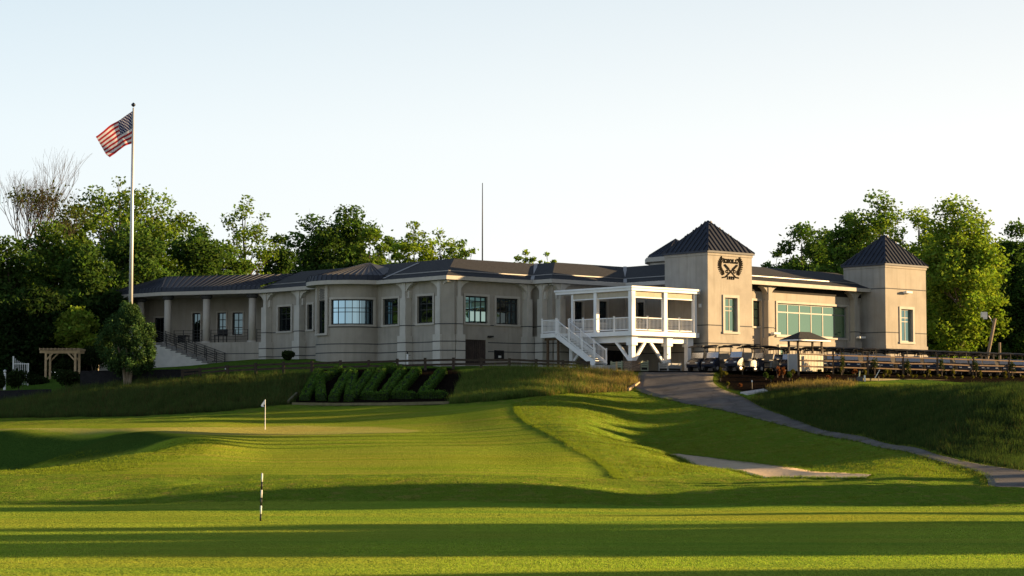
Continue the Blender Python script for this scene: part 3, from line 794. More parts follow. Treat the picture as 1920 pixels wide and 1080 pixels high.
window(club, TR, hT[1], 2, 1, 'glass_green', fmat='mullion', surround=0)
TB = Vector((29.07, 154.7))
_fr = Facade(TB, rD)
hT = [hole(_fr, 1689, 580, 1711, 641)]
BRf, BLf = tower(TB, 3.95, 4.95, lD, rD, 12.2, 14.75, hT, [], (10.35, 6.92, 5.62), club)
window(club, BRf, hT[0], 2, 3, 'glass_teal', fmat='mullion', transoms=(.62, .74), surround=.2, inset=.2)
def sconce(fa, u, v, root):
    s, z = fa.px(u, v); m = MB(); m.fbox(fa, s - .3, s + .3, z - .08, z + .05, .0, .10); m.fbox(fa, s - .38, s + .34, z - .05, z + .10, .10, .42); m.build('floodlight', M['offwhite'], root)
sconce(BRf, 1698, 549, club)
tl = MB(); s_, z_ = TL.px(1313.5, 573); tl.fbox(TL, s_ - .09, s_ + .09, z_ - .13, z_ + .13, 0, .12); tl.build('wall_lamp', M['white'], club)

# emblem on the first tower: laurel branches, two crossed clubs, name and year
def strokes(mb, fa, segs, wd, o0=.004, o1=.025):
    for (a, b) in segs:
        p, q = Vector(a), Vector(b); d = (q - p)
        if d.length < 1e-5: continue
        d = d.normalized(); n = Vector((-d.y, d.x)) * wd / 2; p = p - d * wd * .3; q = q + d * wd * .3
        c = [p - n, q - n, q + n, p + n]
        mb.hexa([fa.pt(c[0].x, c[0].y, o1), fa.pt(c[1].x, c[1].y, o1), fa.pt(c[1].x, c[1].y, o0), fa.pt(c[0].x, c[0].y, o0),
                 fa.pt(c[3].x, c[3].y, o1), fa.pt(c[2].x, c[2].y, o1), fa.pt(c[2].x, c[2].y, o0), fa.pt(c[3].x, c[3].y, o0)])
GL = {'K': [((0, 0), (0, 1)), ((0, .45), (.75, 1)), ((.2, .55), (.8, 0)), ((-.15, 0), (.2, 0)), ((-.15, 1), (.2, 1)), ((.6, 0), (.95, 0)), ((.6, 1), (.9, 1))],
      'N': [((0, 0), (0, 1)), ((0, 1), (.75, 0)), ((.75, 0), (.75, 1)), ((-.15, 0), (.18, 0)), ((-.15, 1), (.1, 1)), ((.6, 1), (.92, 1))],
      'O': [((.2, 0), (.6, 0)), ((.6, 0), (.8, .25)), ((.8, .25), (.8, .75)), ((.8, .75), (.6, 1)), ((.6, 1), (.2, 1)), ((.2, 1), (0, .75)), ((0, .75), (0, .25)), ((0, .25), (.2, 0))],
      'L': [((.1, 0), (.1, 1)), ((-.1, 0), (.75, 0)), ((.75, 0), (.75, .3)), ((-.1, 1), (.32, 1))],
      'C': [((.8, .75), (.6, 1)), ((.6, 1), (.2, 1)), ((.2, 1), (0, .75)), ((0, .75), (0, .25)), ((0, .25), (.2, 0)), ((.2, 0), (.6, 0)), ((.6, 0), (.8, .22))],
      '1': [((.4, 0), (.4, 1)), ((.4, 1), (.15, .8)), ((.15, 0), (.65, 0))],
      '9': [((.7, .55), (.15, .55)), ((.15, .55), (.1, .9)), ((.1, .9), (.35, 1)), ((.35, 1), (.7, .9)), ((.7, .9), (.7, .3)), ((.7, .3), (.5, 0)), ((.5, 0), (.15, .05))],
      '2': [((.1, .8), (.3, 1)), ((.3, 1), (.6, 1)), ((.6, 1), (.7, .7)), ((.7, .7), (.1, 0)), ((.1, 0), (.75, 0))]}
def word(mb, fa, txt, s0, s1, z0, z1, wd):
    cw = (s1 - s0) / len(txt)
    for i, ch in enumerate(txt):
        strokes(mb, fa, [((s0 + cw * (i + .12 + .78 * a[0]), z0 + (z1 - z0) * a[1]), (s0 + cw * (i + .12 + .78 * b[0]), z0 + (z1 - z0) * b[1])) for a, b in GL[ch]], wd)
em_root = None
def epx(x, y): return TR.px(1330 + x / 18, 470 + y / 18)          # measured on an enlargement of the emblem
e1 = MB()
a = epx(480, 410); b = epx(975, 300); word(e1, TR, 'KNOLL', a[0], b[0], epx(730, 415)[1], epx(730, 305)[1], .085)
emb = e1.build('name_lettering', M['emblem'], club)
e2 = MB(); a = epx(585, 960); b = epx(855, 880); word(e2, TR, '1929', a[0], b[0], epx(720, 962)[1], epx(720, 882)[1], .075); e2.build('year_lettering', M['emblem'], club)
e3 = MB(); word(e3, TR, 'C', epx(545, 0 + 700)[0], epx(650, 700)[0], epx(600, 745)[1], epx(600, 665)[1], .075); e3.build('initial_lettering', M['emblem'], club); e3 = MB(); word(e3, TR, 'C', epx(800, 700)[0], epx(905, 700)[0], epx(850, 755)[1], epx(850, 670)[1], .075); e3.build('initial_lettering', M['emblem'], club)
e4 = MB(); strokes(e4, TR, [(epx(520, 480), epx(890, 905)), (epx(890, 905), epx(985, 925))], .10); strokes(e4, TR, [(epx(925, 500), epx(540, 890)), (epx(540, 890), epx(440, 905))], .10, .026, .045)
strokes(e4, TR, [(epx(520, 480), epx(640, 618)), (epx(925, 500), epx(800, 625))], .14, .046, .06)
e4.build('crossed_clubs', M['emblem'], club)
for P, sg in ((((440, 235), (350, 400), (350, 560), (420, 720), (510, 800)), -1), (((985, 265), (1060, 400), (1060, 560), (1000, 720), (915, 820)), 1)):
    lw = MB(); Q = [Vector(epx(*p)) for p in P]; t = np.linspace(0, 4, 60)
    qx = gsm(np.interp(t, range(5), [q.x for q in Q]), 4); qz = gsm(np.interp(t, range(5), [q.y for q in Q]), 4)
    for i in range(0, 59): strokes(lw, TR, [((qx[i], qz[i]), (qx[i + 1], qz[i + 1]))], .05)
    for i in range(2, 59, 5):
        d = Vector((qx[min(i + 1, 59)] - qx[i - 1], qz[min(i + 1, 59)] - qz[i - 1])).normalized(); n = Vector((-d.y, d.x))
        for k in (-1, 1):
            tip = Vector((qx[i], qz[i])) + n * k * .17 - d * .13
            strokes(lw, TR, [((qx[i], qz[i]), tuple(tip))], .085, .004, .024)
    lw.build('laurel_branch', M['emblem'], club)

# --- right wing between the towers
RW = [Vector((17.2, 145.6)), Vector((29.9, 157.3))]
rdir = (RW[1] - RW[0]).normalized()
INN = offset_line(RW, 1.0); MI = offset_line(RW, 1.3); RI = offset_line(RW, 5.2)
eave_run(RW, offset_line(RW, .5), club)
cb_ = MB()
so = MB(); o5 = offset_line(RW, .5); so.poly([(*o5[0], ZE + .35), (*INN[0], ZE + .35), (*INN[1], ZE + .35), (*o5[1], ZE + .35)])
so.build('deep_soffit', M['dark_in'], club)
rf = MB(); slope(rf, RW, MI, 0, ZT + .003, zl(1.3)); slope(rf, MI, RI, 0, zl(1.3) + .05, 12.0)
rf.poly([(*RI[0], 12.0), (*RI[1], 12.0), (26, 172, 12.0), (12, 160, 12.0)])
r2 = rf.build('wing_roof', M['shingle'], club)
f = MB(); f.bar((*MI[0], zl(1.3) + .02), (*MI[1], zl(1.3) + .02), .06, .07); f.build('snow_guard_strip', M['flash'], r2)
FW = Facade(INN[0], rdir); LW = (INN[1] - INN[0]).length
hW = [hole(FW, 1411, 564, 1425.5, 612), hole(FW, 1457, 571, 1588, 633), hole(FW, 1617, 577, 1625, 624), hole(FW, 1462, 650, 1474, 684)]
# the big glazing: give it level head and sill
hW[1] = (hW[1][0], FW.px(1457, 629)[1], hW[1][2], FW.px(1457, 568)[1])
wm = MB(); wall_mesh(wm, FW, -1, LW + .5, ZB, ZE + .34, hW); ww = wm.build('wall', M['stucco'], club)
grooves(FW, -.5, LW, ww, holes=hW)
cb_.fbox(FW, -.6, LW + .4, 9.66, ZE + .33, .004, .05); cb_.build('painted_eave_shadow', M['dark_in'], ww)  # dark strip paints the eave shadow along the wall top
window(club, FW, hW[1], 6, 2, 'glass_green', fmat='mullion', transoms=(.73,), bar=.09, inset=.18)
window(club, FW, hW[0], 1, 3, 'glass_teal'); window(club, FW, hW[2], 2, 3, 'glass_teal'); window(club, FW, hW[3], 1, 2, 'glass_green')
def big_pier(fa, s, root):
    m = MB(); w = .62
    m.fbox(fa, s - w / 2, s + w / 2, 6.2, 9.0, .003, .65); m.fbox(fa, s - w * .3, s + w * .3, 9.0, ZE - .02, .003, .58)
    m.fbox(fa, s - w / 2 - .14, s + w / 2 + .14, ZB, 6.2, .003, .75)
    m.fbox(fa, s - .5, s - w / 2 - .003, ZB, 9.0, .003, .2); m.fbox(fa, s + w / 2 + .003, s + .5, 6.2, 8.6, .25, .5)
    for sg in (-1, 1):
        P = [(s + sg * (w * .3 + .6 * t / 6), ZE - .13 - .5 * (1 - t / 6) ** 2) for t in range(7)]
        for l, r_ in zip(P, P[1:]):
            if sg < 0: l, r_ = r_, l
            m.hexa([fa.pt(l[0], l[1], .52), fa.pt(r_[0], r_[1], .52), fa.pt(r_[0], r_[1], .003), fa.pt(l[0], l[1], .003),
                    fa.pt(l[0], ZE - .02, .52), fa.pt(r_[0], ZE - .02, .52), fa.pt(r_[0], ZE - .02, .003), fa.pt(l[0], ZE - .02, .003)])
    p = m.build('deep_pier', M['stucco'], root); g = MB(); g.fbox(fa, s - w / 2 - .01, s + w / 2 + .01, 6.915, 6.985, .0, .662); g.build('groove_line', M['groove'], p)
for u in (1446, 1607):
    big_pier(FW, FW.px(u, 600, .65)[0], club)
sconce(Facade(FW.pt(0, 0, .75).xy, rdir), 1450, 626, club); sconce(Facade(FW.pt(0, 0, .75).xy, rdir), 1610, 633.5, club)

# --- turret behind the first tower
tc = Vector((12.9, 156.5)); tm = MB(); tr = MB(); k8 = 8
def oct_(r, z): return [Vector((tc.x + r * math.cos(math.pi / 8 + i * math.pi / 4), tc.y + r * math.sin(math.pi / 8 + i * math.pi / 4), z)) for i in range(8)]
def ring(mb, a, b):
    for i in range(8): mb.poly([a[i], a[(i + 1) % 8], b[(i + 1) % 8], b[i]])
ring(tm, oct_(2.2, 11.5), oct_(2.2, 12.35)); ring(tm, oct_(2.2, 12.35), oct_(2.55, 12.45)); ring(tm, oct_(2.55, 12.45), oct_(2.55, 12.8)); tm.poly(oct_(2.55, 12.8))
tm.build('turret_wall', M['trim'], club)
ap = Vector((tc.x, tc.y, 14.35)); o = oct_(2.45, 12.82)
ring(tr, o, oct_(2.3, 13.0)); o = oct_(2.3, 13.0)
rr = MB()
for i in range(8):
    a, b = o[i], o[(i + 1) % 8]; tr.poly([a, b, ap]); rr.bar(a, ap, .08, .08)
    for k in range(1, 5): rr.bar(a.lerp(b, k / 5), ap, .04, .07)
q = tr.build('turret_roof', M['metal_roof'], club); rr.build('roof_rib', M['metal_roof'], q)

# --- porch at the left end
FP = Facade(E2, E3 - E2); LP = (E3 - E2).length
eave_run([E0, E1, E2, E3], offset_line([E0, E1, E2, E3], 4.6), club, 'porch_fascia')
ER = offset_line([E0, E1, E2, E3], 5.0); EM = offset_line([E0, E1, E2, E3], .12)
pr = MB(); rb = MB(); PE = [E0, E1, E2, E3]
ZP = ZT + 1.55
ridge_l = FP.pt(FP.px(312, 519, -4.2)[0], ZP, -4.2); ridge_r = Vector((*RIDGE[3], ZR - .2))
for i in range(3):
    a, b = PE[i], PE[i + 1]; c, d = EM[i], EM[i + 1]
    pr.poly([(*a, ZT + .003), (*b, ZT + .003), (*d, ZT + .34), (*c, ZT + .34)])
c0, c1, c2, c3 = [Vector((*p, ZT + .34)) for p in EM]
pr.poly([c2, c3, ridge_r, ridge_l]); pr.poly([c1, c2, ridge_l]); pr.poly([c0, c1, ridge_l]); pr.poly([c0, ridge_l, ridge_r, Vector((-22, 172, ZR - .2)), Vector((-32, 174, ZT + .4))])
for i in range(3):
    a, b = Vector(PE[i]), Vector(PE[i + 1]); n = int((b - a).length / .42)
    for k in range(n + 1):
        p = a.lerp(b, k / n); q_ = Vector(EM[i]).lerp(Vector(EM[i + 1]), k / n)
        rb.bar((*p, ZT + .02), (*q_, ZT + .36), .05, .07)
        if i == 2: rb.bar((*q_, ZT + .36), ridge_l.lerp(ridge_r, k / n) + Vector((0, 0, .03)), .05, .07)
        else: rb.bar((*q_, ZT + .36), Vector((*q_, ZT + .36)).lerp(ridge_l, .95), .05, .07)
rb.bar(c2, ridge_l, .16, .08); rb.bar(ridge_l, ridge_r, .12, .08)
q = pr.build('porch_roof', M['metal_roof'], club); rb.build('roof_rib', M['metal_roof'], q)
f = MB(); f.bar((*EAVE[3], ZT + .1), ridge_r, .24, .05); f.build('ridge_flashing', M['flash'], q)
ZF = 6.26
pf = MB()
s_r = LP + .6
P4 = [FP.pt(-1.5, 0, -.35), FP.pt(s_r, 0, -.35), FP.pt(s_r, 0, -6.2), FP.pt(-7, 0, -6.2), FP.pt(-6.5, 0, -4.5)]
nP = len(P4)
pf.add([(p.x, p.y, z) for z in (ZB, ZF) for p in P4], [(i, (i + 1) % nP, nP + (i + 1) % nP, nP + i) for i in range(nP)] + [tuple(range(nP, 2 * nP))])
pl_ = pf.build('porch_platform', M['stucco'], club)
g = MB(); FPp = Facade(FP.pt(0, 0, -.35).xy, FP.d)
for z in (5.35, 4.75): g.fbox(FPp, -1.5, s_r, z - .03, z + .03, -.02, .012)
g.build('groove_line', M['groove'], pl_)
FPB = Facade(FP.pt(0, 0, -4.6).xy, FP.d)
hP = [hole(FPB, 290, 596, 308, 642), hole(FPB, 361, 587, 376, 641), hole(FPB, 408, 586, 424, 626), hole(FPB, 436, 586, 455.5, 628)]
wm = MB(); wall_mesh(wm, FPB, -7, LP + .8, ZF, ZE + .1, hP); wm.build('porch_wall', M['stucco'], club)
for h, gm, c, r_ in zip(hP, ('dark', 'dark', 'dark', 'dark'), (2, 2, 2, 2), (1, 1, 3, 3)): window(club, FPB, h, c, r_, 'glass_' + gm, surround=.12)
rm = MB(); s0, _ = FL.px(490, 600); a = FL.pt(0.0, ZF); bq = FPB.pt(LP + .8, ZF)
rm.poly([a, (a.x, a.y, ZE), (bq.x, bq.y, ZE), bq]); rm.build('porch_side_wall', M['stucco'], club)
FPC = Facade(FP.pt(0, 0, -.8).xy, FP.d)
cols = [FPC.pt(FPC.px(u, 600)[0], 0) for u in (314.5, 387, 473)] + [FP.pt(FP.px(264, 600, -2.6)[0], 0, -2.6)]
for c in cols:
    m = MB(); m.tube([(c.x, c.y, ZF), (c.x, c.y, 9.75)], [.31, .28], 16)
    o = m.build('column', M['trim'], club, True)
    k = MB(); k.tube([(c.x, c.y, 9.75), (c.x, c.y, 9.83), (c.x, c.y, 9.92), (c.x, c.y, ZE + .03)], [.30, .42, .48, .48], 16); k.build('capital', M['groove'], o); k = MB(); k.tube([(c.x, c.y, ZF), (c.x, c.y, ZF + .12)], [.4, .4], 16); k.build('column_base', M['trim'], o)
# porch railing and stair
def bar_rail(mb, P, Q, h=1.0, n=4, posts=3):
    P, Q = Vector(P), Vector(Q)
    for k in range(n): z = Vector((0, 0, .25 + (h - .25) * k / (n - 1))); mb.bar(P + z, Q + z, .045 if k < n - 1 else .06, .03)
    for k in range(posts + 1):
        a = P.lerp(Q, k / posts); mb.bar(a, a + Vector((0, 0, h + .04)), .06, .06)
sA, sB, sC = [FPC.px(u, 640)[0] for u in (318, 387, 473)]
for a, b, n_ in ((sA + .4, sB - .4, 3), (sB + .4, sC - .4, 3), (sC + .4, LP + .3, 1)):
    m = MB(); bar_rail(m, FPC.pt(a, ZF), FPC.pt(b, ZF), posts=n_); m.build('porch_railing', M['black_iron'], club)
st = MB(); s0 = FP.px(300, 650, .6)[0]; s1 = FP.px(406, 675, .6)[0]; zbot = 4.45
nst = 11
for k in range(nst):
    a = s0 + (s1 - s0) * k / nst; b = s0 + (s1 - s0) * (k + 1) / nst; z = ZF - (ZF - zbot) * (k + .6) / nst
    st.fbox(FP, a, b, 3.2, z, -.33, 1.25)
st.fbox(FP, s0 - 5.2, s0, 3.2, ZF - .004, -.33, 1.25)
so_ = st.build('porch_stair', M['concrete'], club)
tr_ = MB()
for k in range(nst):
    a = s0 + (s1 - s0) * k / nst; b = s0 + (s1 - s0) * (k + 1) / nst; z = ZF - (ZF - zbot) * (k + .6) / nst
    tr_.fbox(FP, a - .05, b + .12, z - .07, z - .01, 1.25, 1.29)
tr_.build('tread_nosing', M['groove'], so_)
for o_ in (1.15, -.2):
    m = MB(); bar_rail(m, FP.pt(s0, ZF, o_), FP.pt(s1 + .3, zbot, o_), h=.95, n=5, posts=6)
    if o_ > 0: bar_rail(m, FP.pt(s0 - 3.2, ZF, o_), FP.pt(s0, ZF, o_), h=.95, n=5, posts=2)
    m.build('stair_railing', M['black_iron'], club)
# plain back of the building, so that it is a closed body
bk = MB(); BK = [Vector((-35.5, 169.5)), Vector((-32, 176)), Vector((-6, 178)), Vector((20, 170)), Vector((34, 168)), Vector((32.5, 157.6))]
for a, b in zip(BK, BK[1:]): bk.poly([(*a, ZB), (*b, ZB), (*b, ZE + .2), (*a, ZE + .2)])
bk.build('back_wall', M['stucco'], club)
# dark furniture on the porch
for u0, u1, v0, v1, nm, lb in ((337, 352, 623, 641, 'patio_table', 'dark covered patio table behind the left porch railing span'), (405, 423, 622, 641, 'patio_chair', 'dark high-backed patio seat under the porch window, right of the middle column')):
    fq = Facade(FP.pt(0, 0, -2.2).xy, FP.d); a = fq.px(u0, 630)[0]; b = fq.px(u1, 630)[0]; c = fq.pt((a + b) / 2, ZF)
    t = thing(nm, lb, nm.split('_')[1], c)
    m = MB(); m.fbox(fq, a, b, ZF + .62, ZF + .7, -.35, .35); m.build('top' if 'table' in nm else 'seat', M['black'], t)
    m = MB()
    for sx_ in (a + .06, b - .06):
        for oo in (-.3, .3): m.fbox(fq, sx_ - .03, sx_ + .03, ZF, ZF + .62, oo - .03, oo + .03)
    m.build('leg_frame', M['black'], t)
    m = MB()
    if 'table' in nm: m.fbox(fq, a + .01, b - .01, ZF + .12, ZF + .61, .31, .36)
    else: m.fbox(fq, a, b, ZF + .7, ZF + 1.15, -.35, -.28)
    m.build('skirt' if 'table' in nm else 'backrest', M['black'], t)
# ------------------------------------------------------------------ white deck
DK = Vector((8.38, 139.0)); DLEN, DWID = 7.1, 6.55
_l = Vector(lD).normalized(); _r = Vector(rD).normalized()
DL = Facade(DK + _l * DLEN, -_l); DR = Facade(DK, _r)
deck = thing('viewing_deck', 'white raised deck with flat canopy, balustrade and stair against the clubhouse', 'deck', (DK.x, DK.y, 3.45))
def dk(a, b, z): q = DK + _r * a + _l * b; return Vector((q.x, q.y, z))
def dkbox(mb, a0, a1, b0, b1, z0, z1):
    return mb.hexa([dk(a0, b0, z0), dk(a1, b0, z0), dk(a1, b1, z0), dk(a0, b1, z0), dk(a0, b0, z1), dk(a1, b0, z1), dk(a1, b1, z1), dk(a0, b1, z1)])
m = MB(); dkbox(m, -.06, DWID, -.06, DLEN + .1, 6.0, 6.32); m.build('deck_floor', M['white'], deck)
for nm, e in (('girder', (.42, .62, .45, DLEN - .2)), ('girder', (.42, DWID - .1, .42, .64))):
    m = MB(); dkbox(m, e[0], e[1], e[2], e[3], 5.55 if nm == 'girder' else 5.6, 5.997); m.build(nm, M['white'], deck)
POSTZ = 3.4
for a, b in ((.52, .52), (3.95, .53), (DWID - .55, .53), (.52, DLEN - .8)):
    m = MB(); dkbox(m, a - .17, a + .17, b - .17, b + .17, POSTZ, 5.53); dkbox(m, a - .27, a + .27, b - .27, b + .27, 5.33, 6.05) if b < 1 else None
    m.build('support_post', M['white'], deck)
def brace(p, q): m = MB(); m.bar(p, q, .17, .19); m.build('knee_brace', M['white'], deck)
brace(dk(.52, .7, 4.25), dk(.52, 2.0, 5.6)); brace(dk(.7, .53, 4.2), dk(1.75, .53, 5.55)); brace(dk(3.8, .53, 3.95), dk(2.3, .53, 5.55)); brace(dk(.52, DLEN - .95, 4.3), dk(.52, DLEN - 2.1, 5.6))
# canopy
ZC0, ZC1 = 9.12, 9.46
m = MB(); dkbox(m, -.12, DWID, -.12, DLEN + .25, ZC0 + .02, ZC1); dkbox(m, -.2, DWID, -.2, DLEN + .3, ZC1 - .13, ZC1 + .003); m.build('canopy_roof', M['white'], deck)
bl = [DLEN - DL.px(u, 600)[0] for u in (1116, 1072)]; ar = [DR.px(1248, 600)[0], DR.px(1304, 600)[0]]
PB = [0.12] + bl; PA = ar
for (a, b, w) in [(.12, .12, .17), (.12, bl[0], .14), (.12, bl[1], .09), (ar[0], .12, .15), (ar[1], .12, .13), (1.4, DLEN + .05, .09)]:
    m = MB(); dkbox(m, a - w, a + w, b - w, b + w, 6.32, ZC0 + .02); m.build('canopy_post', M['white'], deck)
def screen(a0, a1, b0, b1):
    m = MB(); dkbox(m, a0, a1, b0, b1, 8.74, 9.12); s = m.build('roll_screen', M['screen'], deck)
    m = MB(); dkbox(m, a0 - .01, a1 + .01, b0 - .01, b1 + .01, 8.66, 8.738); m.build('screen_bar', M['white'], s)
screen(.08, .16, .30, bl[0] - .15); screen(.08, .16, bl[0] + .15, bl[1] - .1); screen(.30, ar[0] - .16, .08, .16); screen(ar[0] + .16, ar[1] - .14, .08, .16)
def balustrade(P, Q, name='balustrade', par=deck, h=.98, sp=.125, posts=(0, 1), zoff=0.0, pw=.11):
    P, Q = Vector(P), Vector(Q); m = MB(); up = Vector((0, 0, 1))
    m.bar(P + up * (h - .03), Q + up * (h - .03), .09, .06); m.bar(P + up * .11, Q + up * .11, .06, .07)
    n = max(2, int((Q - P).xy.length / sp))
    for k in range(1, n):
        a = P.lerp(Q, k / n); m.bar(a + up * .14, a + up * (h - .06), .038, .038)
    o = m.build(name, M['white'], par)
    for t in posts:
        a = P.lerp(Q, t); k = MB(); k.bar(a - up * .06, a + up * (h + .07), pw, pw); k.bar(a + up * (h + .07), a + up * (h + .11), pw + .04, pw + .04); k.build('rail_post', M['white'], o)
    return o
zd = 6.32
bm2 = (0.12 + bl[0]) / 2
balustrade(dk(.12, .3, zd), dk(.12, bm2, zd), posts=(1,)); balustrade(dk(.12, bm2 + .05, zd), dk(.12, bl[0] - .16, zd), posts=())
be = DLEN - DL.px(1066, 600)[0]; bmid = (bl[0] + be) / 2
balustrade(dk(.12, bl[0] + .16, zd), dk(.12, bmid, zd), posts=(1,)); balustrade(dk(.12, bmid + .05, zd), dk(.12, be, zd), posts=(1,))
am = ar[0] / 2
balustrade(dk(.3, .12, zd), dk(am, .12, zd), posts=(1,)); balustrade(dk(am + .05, .12, zd), dk(ar[0] - .17, .12, zd), posts=())
am = (ar[0] + ar[1]) / 2
balustrade(dk(ar[0] + .17, .12, zd), dk(am, .12, zd), posts=(1,)); balustrade(dk(am + .05, .12, zd), dk(ar[1] - .14, .12, zd), posts=())
# landing and stair in front of the left face
OF = 1.35
sL0 = DL.px(1013.5, 628, OF)[0]; sL1 = DL.px(1042, 625, OF)[0]
m = MB(); m.fbox(DL, sL0, sL1, 6.0, 6.3, -.6, OF); m.fbox(DL, sL1, DLEN - be, 6.0, 6.3, -.6, .0); m.build('landing', M['white'], deck)
balustrade(DL.pt(sL0 + .08, 6.3, OF - .08), DL.pt(sL1 - .05, 6.3, OF - .08)); balustrade(DL.pt(sL0 + .08, 6.3, -.4), DL.pt(sL0 + .08, 6.3, OF - .2), posts=(0,))
for s in (sL0 + .35, sL1 - .12):
    m = MB(); m.fbox(DL, s - .07, s + .07, 3.4, 5.97, OF - .45, OF - .31); m.build('landing_post', M['wood'], deck)
m = MB(); m.fbox(DL, sL0 + .2, sL1 - .02, 5.8, 5.97, OF - .30, OF - .22); m.build('landing_joist', M['wood'], deck)
sS0 = sL1 + .02; sS1 = DL.px(1109, 686, OF)[0] + .25; zb = 3.95
ns = 13
stair = MB()
for o in (.08, OF - .06):
    p0, p1 = DL.pt(sS0, 6.12, o), DL.pt(sS1, zb + .02, o); stair.bar(p0, p1, .07, .34)
stair = stair.build('stair', M['white'], deck)
m = MB()
for k in range(ns):
    s = sS0 + (sS1 - sS0) * (k + .5) / ns; z = 6.3 - (6.3 - zb) * (k + 1) / (ns + 1)
    m.fbox(DL, s - .16, s + .14, z - .04, z, .12, OF - .1)
m.build('tread', M['white'], stair)
m = MB()
for k in range(ns):
    s = sS0 + (sS1 - sS0) * (k + .5) / ns; z = 6.3 - (6.3 - zb) * (k + 1) / (ns + 1)
    m.fbox(DL, s - .16, s - .14, z - .17, z - .045, .12, OF - .1)
m.build('riser_shadow_board', M['grey_siding'], stair)
for o in (.08, OF - .06): balustrade(DL.pt(sS0 + .04, 6.3, o), DL.pt(sS1, zb + .15, o), 'stair_rail', stair, h=.95, posts=(0, .33, .67, 1), pw=.10)
m = MB(); m.fbox(DL, sS1 - .7, sS1 + .9, 3.2, 3.93, -.05, OF + .15); tag(m.build('stair_pad', M['concrete']), 'pale concrete pad at the foot of the white deck stair', 'pad')

# things under the deck
p = atY(1200, 697, 138.6); cx, cy = dk(.52, .52, 0).xy
t = thing('stone_pillar_base', 'square ledge stone base carrying the front corner post of the white deck', 'pillar base', (cx, cy, 3.3))
m = MB(); n_c = 6
for k in range(n_c):
    j = rnd.uniform(-.02, .02); dkbox(m, .52 - .40 + j, .52 + .40 + j, .52 - .40 - j, .52 + .40 - j, 3.3 + k * .145, 3.3 + (k + 1) * .145 - .012)
m.build('stone_course', M['stone'], t); m = MB(); dkbox(m, .07, .97, .07, .97, 4.17, 4.23); m.build('cap_stone', M['stone'], t)
def slat_box(name, label, cat, a, b, wa, wb, h, mat, slats=True, group=None):
    c = dk(a, b, 3.45); t = thing(name, label, cat, c, group)
    m = MB(); dkbox(m, a - wa / 2 + .03, a + wa / 2 - .03, b - wb / 2 + .03, b + wb / 2 - .03, 3.47, 3.45 + h - .05); m.build('inner_panel', M['dark_in'], t)
    m = MB()
    for da in (-wa / 2, wa / 2 - .09):
        for db in (-wb / 2, wb / 2 - .09): dkbox(m, a + da, a + da + .09, b + db, b + db + .09, 3.44, 3.45 + h)
    m.build('corner_post', mat, t)
    m = MB(); nk = 5
    for k in range(nk):
        if k == 1: continue
        z = 3.5 + (h - .1) * k / nk
        dkbox(m, a - wa / 2 + .01, a + wa / 2 - .01, b - wb / 2 - .02, b - wb / 2 + .03, z, z + (h - .1) / nk - .03); dkbox(m, a - wa / 2 - .02, a - wa / 2 + .03, b - wb / 2 + .03, b + wb / 2 - .01, z, z + (h - .1) / nk - .03)
    m.build('slat_board', mat, t); return t
slat_box('slatted_bin', 'pale green slatted bin enclosure left of the stone pillar base', 'bin', .5, 1.6, .8, 1.1, .8, M['green_bin'])
slat_box('slatted_bin', 'pale green slatted bin catching the sun right of the stone pillar base', 'bin', 1.5, .6, .75, .6, .82, M['green_bin'])
slat_box('planter_crate', 'dark grey slatted crate around the second deck post', 'crate', 4.25, .55, 1.35, .9, .75, M['grey_siding'])
t = thing('storage_locker', 'low black locker in the shade under the white deck', 'locker', dk(3.4, 3.2, 3.45))
m = MB(); dkbox(m, 2.6, 4.2, 2.9, 3.6, 3.47, 4.25); m.build('locker_body', M['black'], t); m = MB(); dkbox(m, 2.55, 4.25, 2.85, 3.65, 4.255, 4.33); m.build('lid', M['navy'], t)

# ------------------------------------------------------------------ poles and flags
fp = atY(245, 690, 150); fp.z = gz(fp.x, fp.y)
topz = atY(250, 196, 150).z; px_ = atY(247.5, 400, 150).x
fpole = thing('flagpole', 'tall pale flagpole with dark ball finial rising behind the round evergreen', 'flagpole', (px_, 150, fp.z))
m = MB(); m.tube([(px_, 150, fp.z), (px_, 150, topz - 9), (px_, 150, topz - .25)], [.16, .13, .06], 12); m.build('pole', M['pole'], fpole, True)
m = MB()
for k in range(9):
    pass
m.tube([(px_, 150, topz - .2 + .36 * k / 8) for k in range(9)], [max(.01, .17 * math.sin(math.pi * k / 8)) for k in range(9)], 12); m.build('finial_ball', M['navy'], fpole, True)
m = MB(); m.tube([(px_, 150, fp.z - .1), (px_, 150, fp.z + .25), (px_, 150, fp.z + .3)], [.45, .42, .2], 14); m.build('pole_collar', M['concrete'], fpole, True)
m = MB(); m.tube([(px_ - .17, 150, fp.z + 1), (px_ - .09, 150, topz - .6)], .012, 4); m.build('halyard', M['white'], fpole)
